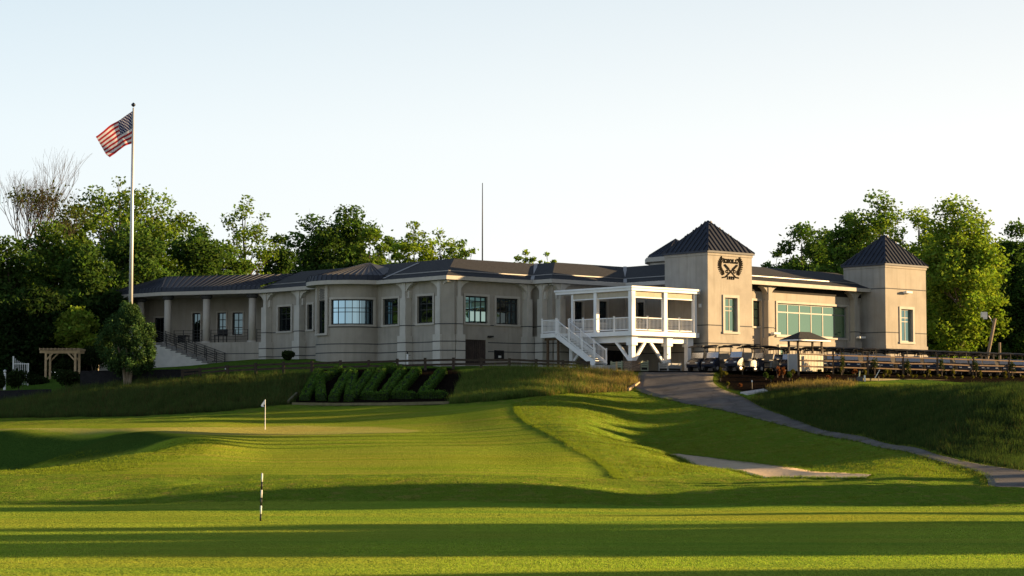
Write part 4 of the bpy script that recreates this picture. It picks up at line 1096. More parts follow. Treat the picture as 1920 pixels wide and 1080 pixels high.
def flag_mat():
    m, nt, out = new_mat('stars_and_stripes')
    uv = nt.nodes.new('ShaderNodeUVMap'); uv.uv_map = 'UVMap'
    s = nt.nodes.new('ShaderNodeSeparateXYZ'); L(nt, uv.outputs[0], s.inputs[0])
    def mt(op, a, b=None, c=None):
        n = nt.nodes.new('ShaderNodeMath'); n.operation = op
        for i, x in enumerate((a, b, c)):
            if x is None: continue
            if hasattr(x, 'is_output'): L(nt, x, n.inputs[i])
            else: n.inputs[i].default_value = x
        return n.outputs[0]
    u, v = s.outputs[0], s.outputs[1]
    st = mt('MODULO', mt('FLOOR', mt('MULTIPLY', v, 12.999)), 2)
    stripes = mixc(nt, st, (.42, .03, .035), (.75, .70, .68))
    canton = mt('MULTIPLY', mt('LESS_THAN', u, .4), mt('GREATER_THAN', v, 6 / 13))
    cu = mt('DIVIDE', u, .4); cv = mt('DIVIDE', mt('SUBTRACT', v, 6 / 13), 7 / 13)
    def dots(nu, nv, ou, ov):
        a = mt('SUBTRACT', mt('FRACT', mt('ADD', mt('MULTIPLY', cu, nu), ou)), .5); b = mt('SUBTRACT', mt('FRACT', mt('ADD', mt('MULTIPLY', cv, nv), ov)), .5)
        return mt('LESS_THAN', mt('ADD', mt('MULTIPLY', a, a), mt('MULTIPLY', b, b)), .05)
    d = mt('MAXIMUM', dots(6, 5, 0, 0), dots(6, 5, .5, .5))
    blue = mixc(nt, d, (.012, .016, .085), (.55, .53, .55))
    c = mixc(nt, canton, stripes, blue)
    df = nt.nodes.new('ShaderNodeBsdfDiffuse'); tr = nt.nodes.new('ShaderNodeBsdfTranslucent'); L(nt, c, df.inputs[0]); L(nt, c, tr.inputs[0])
    mx = nt.nodes.new('ShaderNodeMixShader'); mx.inputs[0].default_value = .35; L(nt, df.outputs[0], mx.inputs[1]); L(nt, tr.outputs[0], mx.inputs[2]); L(nt, mx.outputs[0], out.inputs[0]); return m
def waved_flag(name, corners, mat, nu=40, nv=24, amp=.18, drop=.25):
    ht, hb, ft, fb = [Vector(c) for c in corners]; V = []; UV = []
    for j in range(nv + 1):
        for i in range(nu + 1):
            u, v = i / nu, j / nv
            p = (hb.lerp(ht, v)).lerp(fb.lerp(ft, v), u)
            p.y += amp * u ** .7 * math.sin(8.5 * u + 2.2 * (1 - v)) + .25 * amp * math.sin(17 * u - 5 * v)
            p.z -= drop * math.sin(math.pi * u) * (1 - v) ** 2 * -.5; p.z += amp * .18 * math.sin(9 * u + 2 * v) * u
            if v < .12 and u > .55: p.x += (.12 - v) * 3.0 * (u - .55)
            V.append(p); UV.append((u, v))
    Fq = [(j * (nu + 1) + i, j * (nu + 1) + i + 1, (j + 1) * (nu + 1) + i + 1, (j + 1) * (nu + 1) + i) for j in range(nv) for i in range(nu)]
    me = bpy.data.meshes.new(name); o0 = V[nv * (nu + 1)].copy(); me.from_pydata([tuple(p - o0) for p in V], [], Fq)
    uvl = me.uv_layers.new(name='UVMap')
    for lp in me.loops: uvl.data[lp.index].uv = UV[lp.vertex_index]
    me.polygons.foreach_set('use_smooth', [True] * len(me.polygons)); me.materials.append(mat)
    o = bpy.data.objects.new(name, me); COL.objects.link(o); o.location = o0; return o
fl_c = [atY(249.0, 207.5, 150), atY(249.2, 268, 150), atY(179, 255, 150.6), atY(203, 296, 149.5)]
tag(waved_flag('flag', fl_c, flag_mat()), 'American stars and stripes flag blowing left from the tall flagpole', 'flag')
mt_ = atY(904.5, 482, 165); m = MB(); z1 = atY(904.5, 343, 165).z; m.tube([(mt_.x, 165, 12.0), (mt_.x, 165, z1 - 2.5), (mt_.x, 165, z1)], [.06, .045, .03], 8)
tag(m.build('antenna_mast', M['black'], None, True), 'thin bare mast standing up from the clubhouse roof', 'mast')
# pin on the green
g0 = gh(497, 805); zt = atY(497, 749, g0.y).z
pin = thing('flagstick', 'thin white golf flagstick with small white pennant on the far green', 'flagstick', g0)
m = MB(); m.tube([(g0.x, g0.y, g0.z - .02), (g0.x, g0.y, zt)], [.022, .016], 6); m.build('stick', M['white'], pin)
q = [atY(496.8, 749, g0.y), atY(497, 758, g0.y), atY(489.5, 759.5, g0.y + .1), atY(490.5, 763, g0.y)]
w = waved_flag('pennant', q, M['white'], 10, 6, .03, .05); w.location -= g0; w.parent = pin
# ringed yardage stake
b0 = gh(488.5, 977); zt = atY(491.5, 889, b0.y).z; H = zt - b0.z; lean = (atY(491.5, 889, b0.y).x - b0.x)
stk = thing('yardage_stake', 'black and white ringed stake standing on the near turf', 'stake', b0)
cuts = [0, .15, .33, .50, .665, .835, 1.0]
for k in range(6):
    a, b = cuts[k], cuts[k + 1]; m = MB(); m.tube([(b0.x + lean * a, b0.y, b0.z + H * a), (b0.x + lean * b, b0.y, b0.z + H * b)], [.022, .022], 12)
    m.build('black_ring' if k % 2 == 0 else 'white_ring', M['black'] if k % 2 == 0 else M['offwhite'], stk, True)
m = MB(); m.tube([(b0.x + lean, b0.y, b0.z + H), (b0.x + lean, b0.y, b0.z + H + .025)], [.024, .015], 12); m.build('cap', M['pole'], stk)

# ------------------------------------------------------------------ fences
def rail_fence(name, label, posts, rails, mat, pw=.15, rw=.09, group=None):
    """posts: (x, y, z0, z1); rails: heights above ground"""
    t = thing(name, label, 'fence', posts[0][:3], group)
    for (x, y, a, b) in posts:
        m = MB(); m.bar((x, y, a - .3), (x + rnd.uniform(-.03, .03), y, b), pw, pw); m.build('fence_post', mat, t)
    for (p, q) in zip(posts, posts[1:]):
        for h in rails:
            m = MB(); j = rnd.uniform(-.03, .03)
            m.bar((p[0], p[1] - .02, p[2] + h * (p[3] - p[2]) + j), (q[0], q[1] - .02, q[2] + h * (q[3] - q[2]) - j), rw, rw * 1.3); m.build('rail', mat, t)
    return t
lp = []
for u, v in ((343, 692), (375, 689), (427, 685), (479.5, 680.5), (532, 678), (585, 677), (638.5, 675.5), (691, 675), (745.5, 672.5), (797.5, 671), (850, 670.5), (902, 671.5), (955, 671.5), (1005.5, 673), (1055, 675), (1104.5, 677), (1156, 678)):
    p = atY(u, v, 138.4 if u < 1100 else 138.6); zg = gz(p.x, p.y); lp.append((p.x, p.y, min(zg, p.z - .55), p.z))
rail_fence('split_rail_fence', 'dark two-rail split rail fence along the top of the grass bank', lp[:-1], (.42, .80), M['wood_dark'], .19, .11)
e = lp[-1]; m = MB(); m.bar((e[0], e[1], e[2] - .3), (e[0], e[1], e[3]), .13, .13); tag(m.build('marker_post', M['wood_pale']), 'single pale post in the grass at the left edge of the path top', 'post')
r0 = Vector((19.8, 137.5)); rr_ = Vector((.772, .636)).normalized(); nr_ = Vector((rr_.y, -rr_.x))
RF = Facade(r0, rr_)
rp = []
for u, v0, v1 in ((1497, 655, 699), (1561.5, 655, 699), (1627, 661, 699), (1693, 665, 699), (1758, 667, 699), (1824, 667, 699), (1891, 670, 699), (1960, 672, 699)):
    s, zt = RF.px(u, v0); q = RF.pt(s, 0); rp.append((q.x, q.y, 3.3, zt))
for i in range(len(rp)): rp[i] = (*rp[i][:3], 4.92 if i < 7 else 4.9)
rail_fence('paddock_fence', 'brown three-rail timber fence in front of the parked golf carts', rp, (.30, .56, .82), M['wood'], .13, .065)
# timber edging in front of the planted bed
q0 = r0 + nr_ * 4.0; TF = Facade(q0, rr_)
s0 = TF.px(1592, 710)[0]; s1 = TF.px(1990, 714)[0]
te = thing('timber_edging', 'long low greenish timber edging along the foot of the planted bed', 'edging', TF.pt(s0, 2.7))
n = 7
for k in range(n):
    a, b = s0 + (s1 - s0) * k / n, s0 + (s1 - s0) * (k + 1) / n
    for j in range(2): m = MB(); m.fbox(TF, a + .005, b - .005, 2.5 + j * .22, 2.715 + j * .22, -.15, .004 * (k % 2)); m.build('sleeper', M['timber'], te)
# small irrigation stand and slim sign stick beside the edging
c = TF.pt(TF.px(1604, 715)[0], 2.45, .35); t = thing('irrigation_box', 'small dark valve box with white marker at the left end of the timber edging', 'valve box', c)
m = MB(); m.box((c.x, c.y, 2.75), (.42, .42, .5)); m.build('box_body', M['navy'], t); m = MB(); m.box((c.x + .36, c.y, 2.8), (.1, .06, .62)); m.build('marker_stake', M['white'], t)
m = MB(); m.tube([(c.x - .02, c.y, 3.0), (c.x + .02, c.y, 3.4)], .05, 8); m.build('riser_pipe', M['green_bin'], t)
c = TF.pt(TF.px(1641, 718)[0], 2.5, .3); t = thing('bent_sign_stick', 'thin dark stake with a tilted white arm in front of the timber edging', 'stake', c)
m = MB(); m.tube([(c.x, c.y, 2.45), (c.x, c.y, 3.05)], .03, 6); m.build('stake', M['black'], t); m = MB(); m.bar((c.x - .25, c.y - .02, 2.95), (c.x + .08, c.y - .02, 3.52), .09, .04); m.build('arm', M['white'], t)
c = gh(1410, 732); t = thing('path_marker', 'little dark reflector stake at the right edge of the path bend', 'stake', c); m = MB(); m.tube([c, c + Vector((0, 0, .55))], .025, 6); m.build('stick', M['black'], t)
m = MB(); m.box((c.x, c.y - .02, c.z + .6), (.09, .03, .12)); m.build('plate', M['offwhite'], t)
# white slab beside the path, timber kerb on the left bank
P4s = [gh(1388, 738), gh(1432, 731.5), gh(1440, 735), gh(1402, 741)]
m = MB(); m.add([tuple(p + Vector((0, 0, .10))) for p in P4s] + [tuple(p - Vector((0, 0, .3))) for p in P4s], [(0, 1, 2, 3), (0, 4, 5, 1), (1, 5, 6, 2), (2, 6, 7, 3), (3, 7, 4, 0)][0:5]); tag(m.build('concrete_slab', M['concrete']), 'small pale concrete slab at the right edge of the cart path', 'slab')
a, b = gh(1178, 733), gh(1198, 720); m = MB(); m.bar(a + Vector((0, 0, .06)), b + Vector((0, 0, .06)), .16, .2); tag(m.build('kerb_timber', M['wood_pale']), 'short pale timber kerb where the tall grass meets the path', 'kerb')
kb = thing('hedge_bed_edging', 'old timber edging along the foot of the hedge lettering', 'edging', gh(546, 758))
kp = [gh(u, v) for u, v in ((546, 755), (548, 759), (640, 760), (740, 759), (842, 757))]
m = MB(); m.bar(gh(540, 757) + Vector((0, 0, .1)), gh(556, 742) + Vector((0, 0, .12)), .14, .2); m.build('side_timber', M['timber'], kb)
for a, b in zip(kp[1:], kp[2:]): m = MB(); m.bar(a + Vector((0, 0, .05)), b + Vector((0, 0, .05)), .16, .2); m.build('front_timber', M['timber'], kb)
# far bits of rail: flat board bottoms under the left fence
# ------------------------------------------------------------------ starter kiosk
kc = Vector((20.0, 139.2)); KR = Facade(kc, rr_)
ks = thing('starter_kiosk', 'small open kiosk with hipped dark roof and cream half walls behind the brown fence', 'kiosk', (kc.x, kc.y, 3.45))
Z0 = 3.45; kw, kd, kh = 2.6, 1.0, 1.25
def kp_(s, z, o): return KR.pt(s, z, o)
m = MB(); m.fbox(KR, 0, kw, Z0, Z0 + kh, -kd, -kd + .1); m.build('back_wall', M['cream_siding'], ks); m = MB(); m.fbox(KR, 0, kw, Z0, Z0 + kh, -.1, 0); w_ = m.build('front_wall', M['cream_siding'], ks)
m = MB()
for k in range(17): s = kw * (k + .5) / 17; m.fbox(KR, s - .05, s + .05, Z0 + .03, Z0 + kh - .06, .0, .022)
m.fbox(KR, -.03, kw + .03, Z0 + kh, Z0 + kh + .05, -.14, .05); m.build('board', M['cream_siding'], w_)
m = MB(); m.fbox(KR, .0, .08, Z0, Z0 + kh, -kd + .1, -.1); m.build('side_wall', M['grey_siding'], ks); m = MB(); m.fbox(KR, kw - .08, kw, Z0, Z0 + kh, -kd + .1, -.1); m.build('side_wall', M['grey_siding'], ks)
for s in (.07, kw - .07):
    for o in (-.07, -kd + .07): m = MB(); m.fbox(KR, s - .06, s + .06, Z0 + kh + .05, 5.62, o - .06, o + .06); m.build('kiosk_post', M['wood_dark'], ks)
ov = .39; zc = 5.62
C4 = [kp_(-ov, zc, ov), kp_(kw + ov, zc, ov), kp_(kw + ov, zc, -kd - ov), kp_(-ov, zc, -kd - ov)]
m = MB(); m.hexa(C4 + [p + Vector((0, 0, .09)) for p in C4]); m.build('eave_board', M['white'], ks)
zr = 6.30; r1, r2 = kp_(kw * .30, zr, -kd / 2), kp_(kw * .70, zr, -kd / 2); T4 = [p + Vector((0, 0, .095)) for p in C4]
m = MB(); m.poly([T4[0], T4[1], r2, r1]); m.poly([T4[1], T4[2], r2]); m.poly([T4[2], T4[3], r1, r2]); m.poly([T4[3], T4[0], r1]); m.build('kiosk_roof', M['shingle'], ks)

# ------------------------------------------------------------------ golf carts
def prism(mb, prof, w, ch=.05):
    """side profile (x, z) across the width w, edges eased by ch"""
    n = len(prof); cx = sum(p[0] for p in prof) / n; cz = sum(p[1] for p in prof) / n
    secs = [(-w / 2, .90), (-w / 2 + ch, 1.0), (w / 2 - ch, 1.0), (w / 2, .90)]
    V = [(cx + (x - cx) * k, y, cz + (z - cz) * k) for y, k in secs for x, z in prof]
    Fq = [tuple(range(n)), tuple(3 * n + i for i in range(n))[::-1]]
    for s in range(3):
        for i in range(n): Fq.append((s * n + i, s * n + (i + 1) % n, (s + 1) * n + (i + 1) % n, (s + 1) * n + i)[::-1])
    return mb.add(V, Fq)
def make_cart():
    t = thing('golf_cart', 'golf cart', 'golf cart')
    m = MB(); prism(m, [(1.20, .34), (1.25, .50), (1.16, .66), (.98, .80), (.70, .93), (.56, .95), (.50, .40), (.62, .30), (.95, .30)], 1.14, .10)
    m.box((.15, 0, .30), (1.0, 1.05, .07)); m.build('front_cowl', M['navy'], t)
    m = MB(); prism(m, [(-1.22, .44), (-1.20, .62), (-1.0, .76), (-.62, .80), (-.22, .72), (-.15, .30), (-.45, .28), (-1.05, .34)], 1.16, .08); m.build('rear_body', M['cart_grey'], t)
    m = MB(); prism(m, [(.02, .70), (.05, .80), (-.05, .86), (-.50, .84), (-.52, .74)], 1.06, .05); m.build('seat', M['seat'], t)
    m = MB(); prism(m, [(-.50, .86), (-.42, .88), (-.54, 1.28), (-.62, 1.30), (-.64, 1.22)], 1.04, .06); m.build('backrest', M['seat'], t)
    m = MB()
    nx_, ny_ = 9, 6
    gp = [[(-1.02 + 1.92 * i / nx_, -.60 + 1.2 * j / ny_, 1.80 + .05 * (1 - (2 * i / nx_ - 1) ** 2) + .04 * (1 - (2 * j / ny_ - 1) ** 2) - (.05 if i in (0, nx_) else 0)) for j in range(ny_ + 1)] for i in range(nx_ + 1)]
    V = [p for r in gp for p in r]; k = ny_ + 1
    m.add(V, [(i * k + j, (i + 1) * k + j, (i + 1) * k + j + 1, i * k + j + 1) for i in range(nx_) for j in range(ny_)])
    m.add([(x, y, z - .07) for x, y, z in V], [(i * k + j, i * k + j + 1, (i + 1) * k + j + 1, (i + 1) * k + j) for i in range(nx_) for j in range(ny_)])
    rim = [i * k for i in range(nx_ + 1)] + [nx_ * k + j for j in range(1, k)] + [i * k + ny_ for i in range(nx_ - 1, -1, -1)] + [j for j in range(ny_ - 1, 0, -1)]
    nR = len(rim); base_ = len(m.v); m.v += [V[i] for i in rim] + [(V[i][0], V[i][1], V[i][2] - .07) for i in rim]; m.f += [(base_ + i, base_ + nR + i, base_ + nR + (i + 1) % nR, base_ + (i + 1) % nR) for i in range(nR)]
    m.build('canopy', M['black'], t, False)
    for y in (-.50, .50):
        m = MB(); m.tube([(.66, y, .90), (.52, y, 1.35), (.44, y, 1.80)], .022, 6); m.build('roof_post', M['black'], t)
        m = MB(); m.tube([(-.78, y, .78), (-.84, y, 1.3), (-.80, y, 1.78)], .028, 6); m.build('roof_post', M['black'], t)
    m = MB(); m.hexa([(.665, -.5, .96), (.665, .5, .96), (.645, .5, .96), (.645, -.5, .96), (.555, -.5, 1.34), (.555, .5, 1.34), (.535, .5, 1.34), (.535, -.5, 1.34)]); m.build('windshield', M['shield'], t)
    m = MB(); m.tube([(.62, .27, .9), (.34, .27, 1.12)], .02, 6); m.tube([(.34 + .06 * math.cos(a) * .6, .27 + .17 * math.sin(a), 1.12 + .17 * math.cos(a) * .8) for a in np.linspace(0, 2 * math.pi, 13)], .016, 5); m.build('steering_wheel', M['black'], t)
    for y in (-.36, .36): m = MB(); m.box((1.17, y, .62), (.10, .20, .07)); m.build('headlight', M['offwhite'], t)
    m = MB(); m.box((-1.0, 0, .92), (.34, .92, .05))
    for y in (-.36, .36): m.tube([(-1.0, y, .92), (-.93, y, 1.25), (-.84, y, 1.3)], .02, 5)
    m.build('bag_rack', M['black'], t)
    for x in (.82, -.80):
        for y in (-.47, .47):
            m = MB(); m.tube([(x, y - .10, .225), (x, y - .085, .225), (x, y + .085, .225), (x, y + .10, .225)], [.15, .225, .225, .15], 14); w = m.build('wheel', M['rubber'], t, False)
            s = .104 if y > 0 else -.104
            m = MB(); m.tube([(x, y + s * .7, .225), (x, y + s, .225)], [.12, .12], 12); m.build('hub', M['hub'], w)
    for x in (.82, -.80):
        for y in (-.49, .49):
            m = MB(); P = [(x + .30 * math.cos(a), .225 + .30 * math.sin(a)) for a in np.linspace(.15, math.pi - .15, 8)]
            for (xa, za), (xb, zb_) in zip(P, P[1:]): m.hexa([(xa, y - .11, za), (xb, y - .11, zb_), (xb, y + .11, zb_), (xa, y + .11, za), (xa, y - .11, za + .03), (xb, y - .11, zb_ + .03), (xb, y + .11, zb_ + .03), (xa, y + .11, za + .03)])
            m.build('fender', M['navy'] if x > 0 else M['cart_grey'], t)
    return t
cart0 = make_cart(); used = False
def place_cart(x, y, hd, label, group, z=None):
    global used
    o = cart0 if not used else copy_tree(cart0); used = True
    o.location = (x, y, 3.482 if z is None else z); o.rotation_euler = (0, 0, hd); o['label'] = label; o['group'] = group; return o
hd0 = math.atan2(-.636, -.772)
for u, Y, dh, lab in ((1318, 140.9, .12, 'leftmost golf cart of the front cluster, nearest the white deck post'), (1346, 139.8, .15, 'second golf cart from the deck, with its windshield catching pale light'),
                      (1391, 138.6, .1, 'frontmost golf cart, parked at the path edge with its grey flank showing'), (1408, 142.6, .15, 'golf cart half hidden behind the frontmost one, under the tower window'),
                      (1431, 141.0, .05, 'golf cart seen almost side-on below the gap right of the emblem tower'), (1487, 143.6, .25, 'golf cart mostly hidden behind the left wall of the kiosk')):
    p = atY(u, 690, Y); place_cart(p.x, p.y, hd0 + dh, lab, 'golf carts parked by the tower')
ordn = ['first', 'second', 'third', 'fourth', 'fifth', 'sixth', 'seventh', 'eighth', 'ninth', 'tenth', 'eleventh', 'twelfth', 'thirteenth', 'fourteenth', 'fifteenth']
hd1 = math.atan2(-.90, .12)
for k in range(15):
    q = RF.pt(4.6 + k * 1.78 + rnd.uniform(-.08, .08), 0, -2.5 + rnd.uniform(-.15, .15))
    place_cart(q.x, q.y, hd1 + rnd.uniform(-.12, .12), ordn[k] + ' golf cart from the kiosk in the row just behind the brown fence', 'golf carts behind the brown fence')
for k in range(14):
    q = RF.pt(4.3 + k * 1.82 + rnd.uniform(-.15, .15), 0, -5.6 + rnd.uniform(-.2, .2))
    place_cart(q.x, q.y, hd1 + rnd.uniform(-.2, .2), ordn[k] + ' golf cart from the kiosk in the rear row, nearest the building', 'golf carts behind the brown fence', 3.482)

# ------------------------------------------------------------------ left garden
def gp_(u, Y): p = atY(u, 700, Y); return Vector((p.x, Y, gz(p.x, Y)))
pg = gp_(116, 150); zt = atY(116, 653, 150).z; pgb = atY(116, 703, 150).z
pe = thing('garden_pergola', 'pale cedar pergola arbor standing in front of the dark wood at far left', 'pergola', (pg.x, pg.y, pgb))
xs = [atY(u, 680, 150).x for u in (90, 145)]; 
for x in xs:
    for y in (149.3, 150.7):
        m = MB(); m.bar((x, y, pgb - .3), (x, y, zt - .3), .15, .15); m.build('post', M['wood_pale'], pe)
for y in (149.2, 150.8):
    m = MB(); m.bar((xs[0] - .45, y, zt - .28), (xs[1] + .35, y, zt - .28), .07, .2); m.build('beam', M['wood_pale'], pe)
    for x, s in ((xs[0], 1), (xs[1], -1)): m = MB(); m.bar((x, y, zt - .95), (x + s * .6, y, zt - .34), .08, .1); m.build('corner_brace', M['wood_pale'], pe)
for k in range(11):
    x = xs[0] - .35 + (xs[1] - xs[0] + .65) * k / 10; m = MB(); m.bar((x, 148.7, zt - .1), (x, 151.3, zt - .1), .05, .15); m.build('rafter', M['wood_pale'], pe)
t0 = atY(25, 668, 148); gt = thing('garden_gate', 'white picket gate panel with swooping top left of the pergola', 'gate', (t0.x, 148, 3.0))
xs2 = [atY(u, 680, 148).x for u in (25, 53)]; zz = [atY(25, v, 148).z for v in (668, 681, 700)]
for x, z in ((xs2[0], zz[0]), (xs2[1], zz[1])): m = MB(); m.bar((x, 148, 2.6), (x, 148, z), .09, .09); m.build('gate_post', M['white'], gt)
m = MB()
for k in range(1, 8):
    f = k / 8; x = xs2[0] + (xs2[1] - xs2[0]) * f; m.bar((x, 148, 2.7), (x, 148, zz[1] + (zz[0] - zz[1]) * (1 - f) ** 2.2 - .02), .03, .03)
m.bar((xs2[0], 148, zz[1] - .05), (xs2[1], 148, zz[1] - .05), .05, .05); m.build('picket_panel', M['white'], gt)
t0 = atY(9, 697, 146); wf = thing('white_fence', 'short white rail fence end with ball-topped post at the left picture edge', 'fence', (t0.x, 146, 2.6))
zt_ = atY(9, 699, 146).z; m = MB(); m.bar((t0.x, 146, 1.8), (t0.x, 146, zt_), .16, .16); m.build('fence_post', M['white'], wf)
m = MB(); m.tube([(t0.x, 146, zt_ + .24 * k / 6) for k in range(7)], [max(.01, .12 * math.sin(math.pi * k / 6)) for k in range(7)], 10); m.build('ball_cap', M['white'], wf, True)
for h in (.2, .6): m = MB(); m.bar((t0.x - 3, 146, zt_ - h), (t0.x - .08, 146, zt_ - h), .05, .14); m.build('rail', M['white'], wf)
def low_wall(label, pts, h0):
    t = thing('garden_wall', label, 'wall', gh(*pts[0][:2]))
    m = MB()
    for (u0, a0, b0_, Y0), (u1, a1, b1_, Y1) in zip(pts, pts[1:]):
        p, q = atY(u0, b0_, Y0), atY(u1, b1_, Y1); pt_, qt_ = atY(u0, a0, Y0), atY(u1, a1, Y1)
        m.hexa([(p.x, Y0, p.z - .8), (q.x, Y1, q.z - .8), (q.x, Y1 + .25, q.z - .8), (p.x, Y0 + .25, p.z - .8), (p.x, Y0, pt_.z), (q.x, Y1, qt_.z), (q.x, Y1 + .25, qt_.z), (p.x, Y0 + .25, pt_.z)])
    m.build('wall_face', M['dark_wall'], t); m = MB()
    for (u0, a0, b0_, Y0), (u1, a1, b1_, Y1) in zip(pts, pts[1:]):
        pt_, qt_ = atY(u0, a0, Y0), atY(u1, a1, Y1); m.bar((pt_.x, Y0 + .12, pt_.z + .03), (qt_.x, Y1 + .12, qt_.z + .03), .3, .06)
    m.build('coping', M['dark_wall'], t); return t
low_wall('dark retaining wall behind the trunks of the round evergreen', [(150, 697, 724, 138.5), (330, 694, 714, 139.5), (372, 692.5, 700, 140.5)], 0)
low_wall('dark low wall at the left picture edge below the clipped hedges', [(-60, 736, 756, 137), (95, 731, 746, 137.5)], 0)
# floodlight on leaning pole, and a stub post, by the right-hand wood
b = atY(1853, 662, 172); tq = atY(1866, 597, 172); lt = thing('area_light_pole', 'leaning pale wooden pole with floodlight arm at the edge of the right wood', 'light pole', (b.x, 172, b.z - 2.5))
m = MB(); d_ = (tq - b).normalized(); m.tube([b - d_ * 3.0, tq], [.17, .13], 10); m.build('pole', M['bark_pale'], lt, True)
h_ = atY(1845, 590, 172); m = MB(); m.tube([tq - d_ * .5, h_ + Vector((.4, 0, -.1))], .035, 6); m.build('arm', M['pole'], lt)
m = MB(); m.box((h_.x, 172, h_.z), (.5, .4, .45)); m.box((h_.x + .05, 171.8, h_.z - .3), (.3, .3, .2)); m.build('lamp_head', M['offwhite'], lt)
b = atY(1874.5, 662, 173); m = MB(); m.tube([(b.x, 173, b.z - 2), (b.x, 173, atY(1874, 642, 173).z)], [.12, .11], 8); tag(m.build('stub_post', M['bark_pale']), 'short wooden stub post right of the leaning light pole', 'post')
# little things along the wall of the left facade
for u, v0, v1, Y, lab in ((764, 664, 683, 141.5, 'slim white standpipe by the fence in front of the facade pier'), (923.5, 0, 0, 0, '')):
    if not Y: continue
    p = atY(u, v1, Y); q = atY(u, v0, Y); t = thing('standpipe', lab, 'pipe', (p.x, Y, p.z)); m = MB(); m.tube([(p.x, Y, p.z - .2), (p.x, Y, q.z)], .07, 8); m.build('pipe', M['white'], t)
    m = MB(); m.tube([(p.x, Y, q.z), (p.x, Y, q.z + .18)], [.05, .04], 8); m.build('valve', M['black'], t); m = MB(); m.bar((p.x - .1, Y, q.z - .1), (p.x + .22, Y, q.z - .1), .03); m.build('tap', M['black'], t)
p = gh(424, 677); t = thing('path_light', 'small white bollard light at the foot of the porch stair', 'light', p); m = MB(); m.tube([p, p + Vector((0, 0, .32))], .08, 10); m.build('stem', M['white'], t); m = MB(); m.tube([p + Vector((0, 0, .33)), p + Vector((0, 0, .42))], [.14, .05], 10); m.build('hood', M['black'], t)
# ------------------------------------------------------------------ foliage
def leaves(C, size, rng, up=.35, aspect=.62):
    """one pointed quad per centre, randomly turned"""
    n = len(C); nrm = rng.normal(size=(n, 3)); nrm[:, 2] = np.abs(nrm[:, 2]) + up; nrm /= np.linalg.norm(nrm, axis=1, keepdims=True)
    r = rng.normal(size=(n, 3)); a = np.cross(nrm, r); a /= np.linalg.norm(a, axis=1, keepdims=True) + 1e-9; b = np.cross(nrm, a)
    s = np.asarray(size).reshape(-1, 1) * np.ones((n, 1)); dr = nrm * s * .18
    V = np.stack([C - a * s, C - b * s * aspect - dr, C + a * s, C + b * s * aspect - dr], 1).reshape(-1, 3)
    return V, np.arange(4 * n).reshape(n, 4)
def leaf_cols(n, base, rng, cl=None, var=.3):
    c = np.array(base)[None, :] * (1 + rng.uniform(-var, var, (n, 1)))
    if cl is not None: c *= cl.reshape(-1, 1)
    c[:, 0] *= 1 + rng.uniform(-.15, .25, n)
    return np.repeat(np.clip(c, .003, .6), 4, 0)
VDK_ = (.026, .052, .017)
DK_, MID_, LT_, YL_ = (.065, .125, .032), (.10, .175, .036), (.125, .205, .038), (.185, .275, .042)
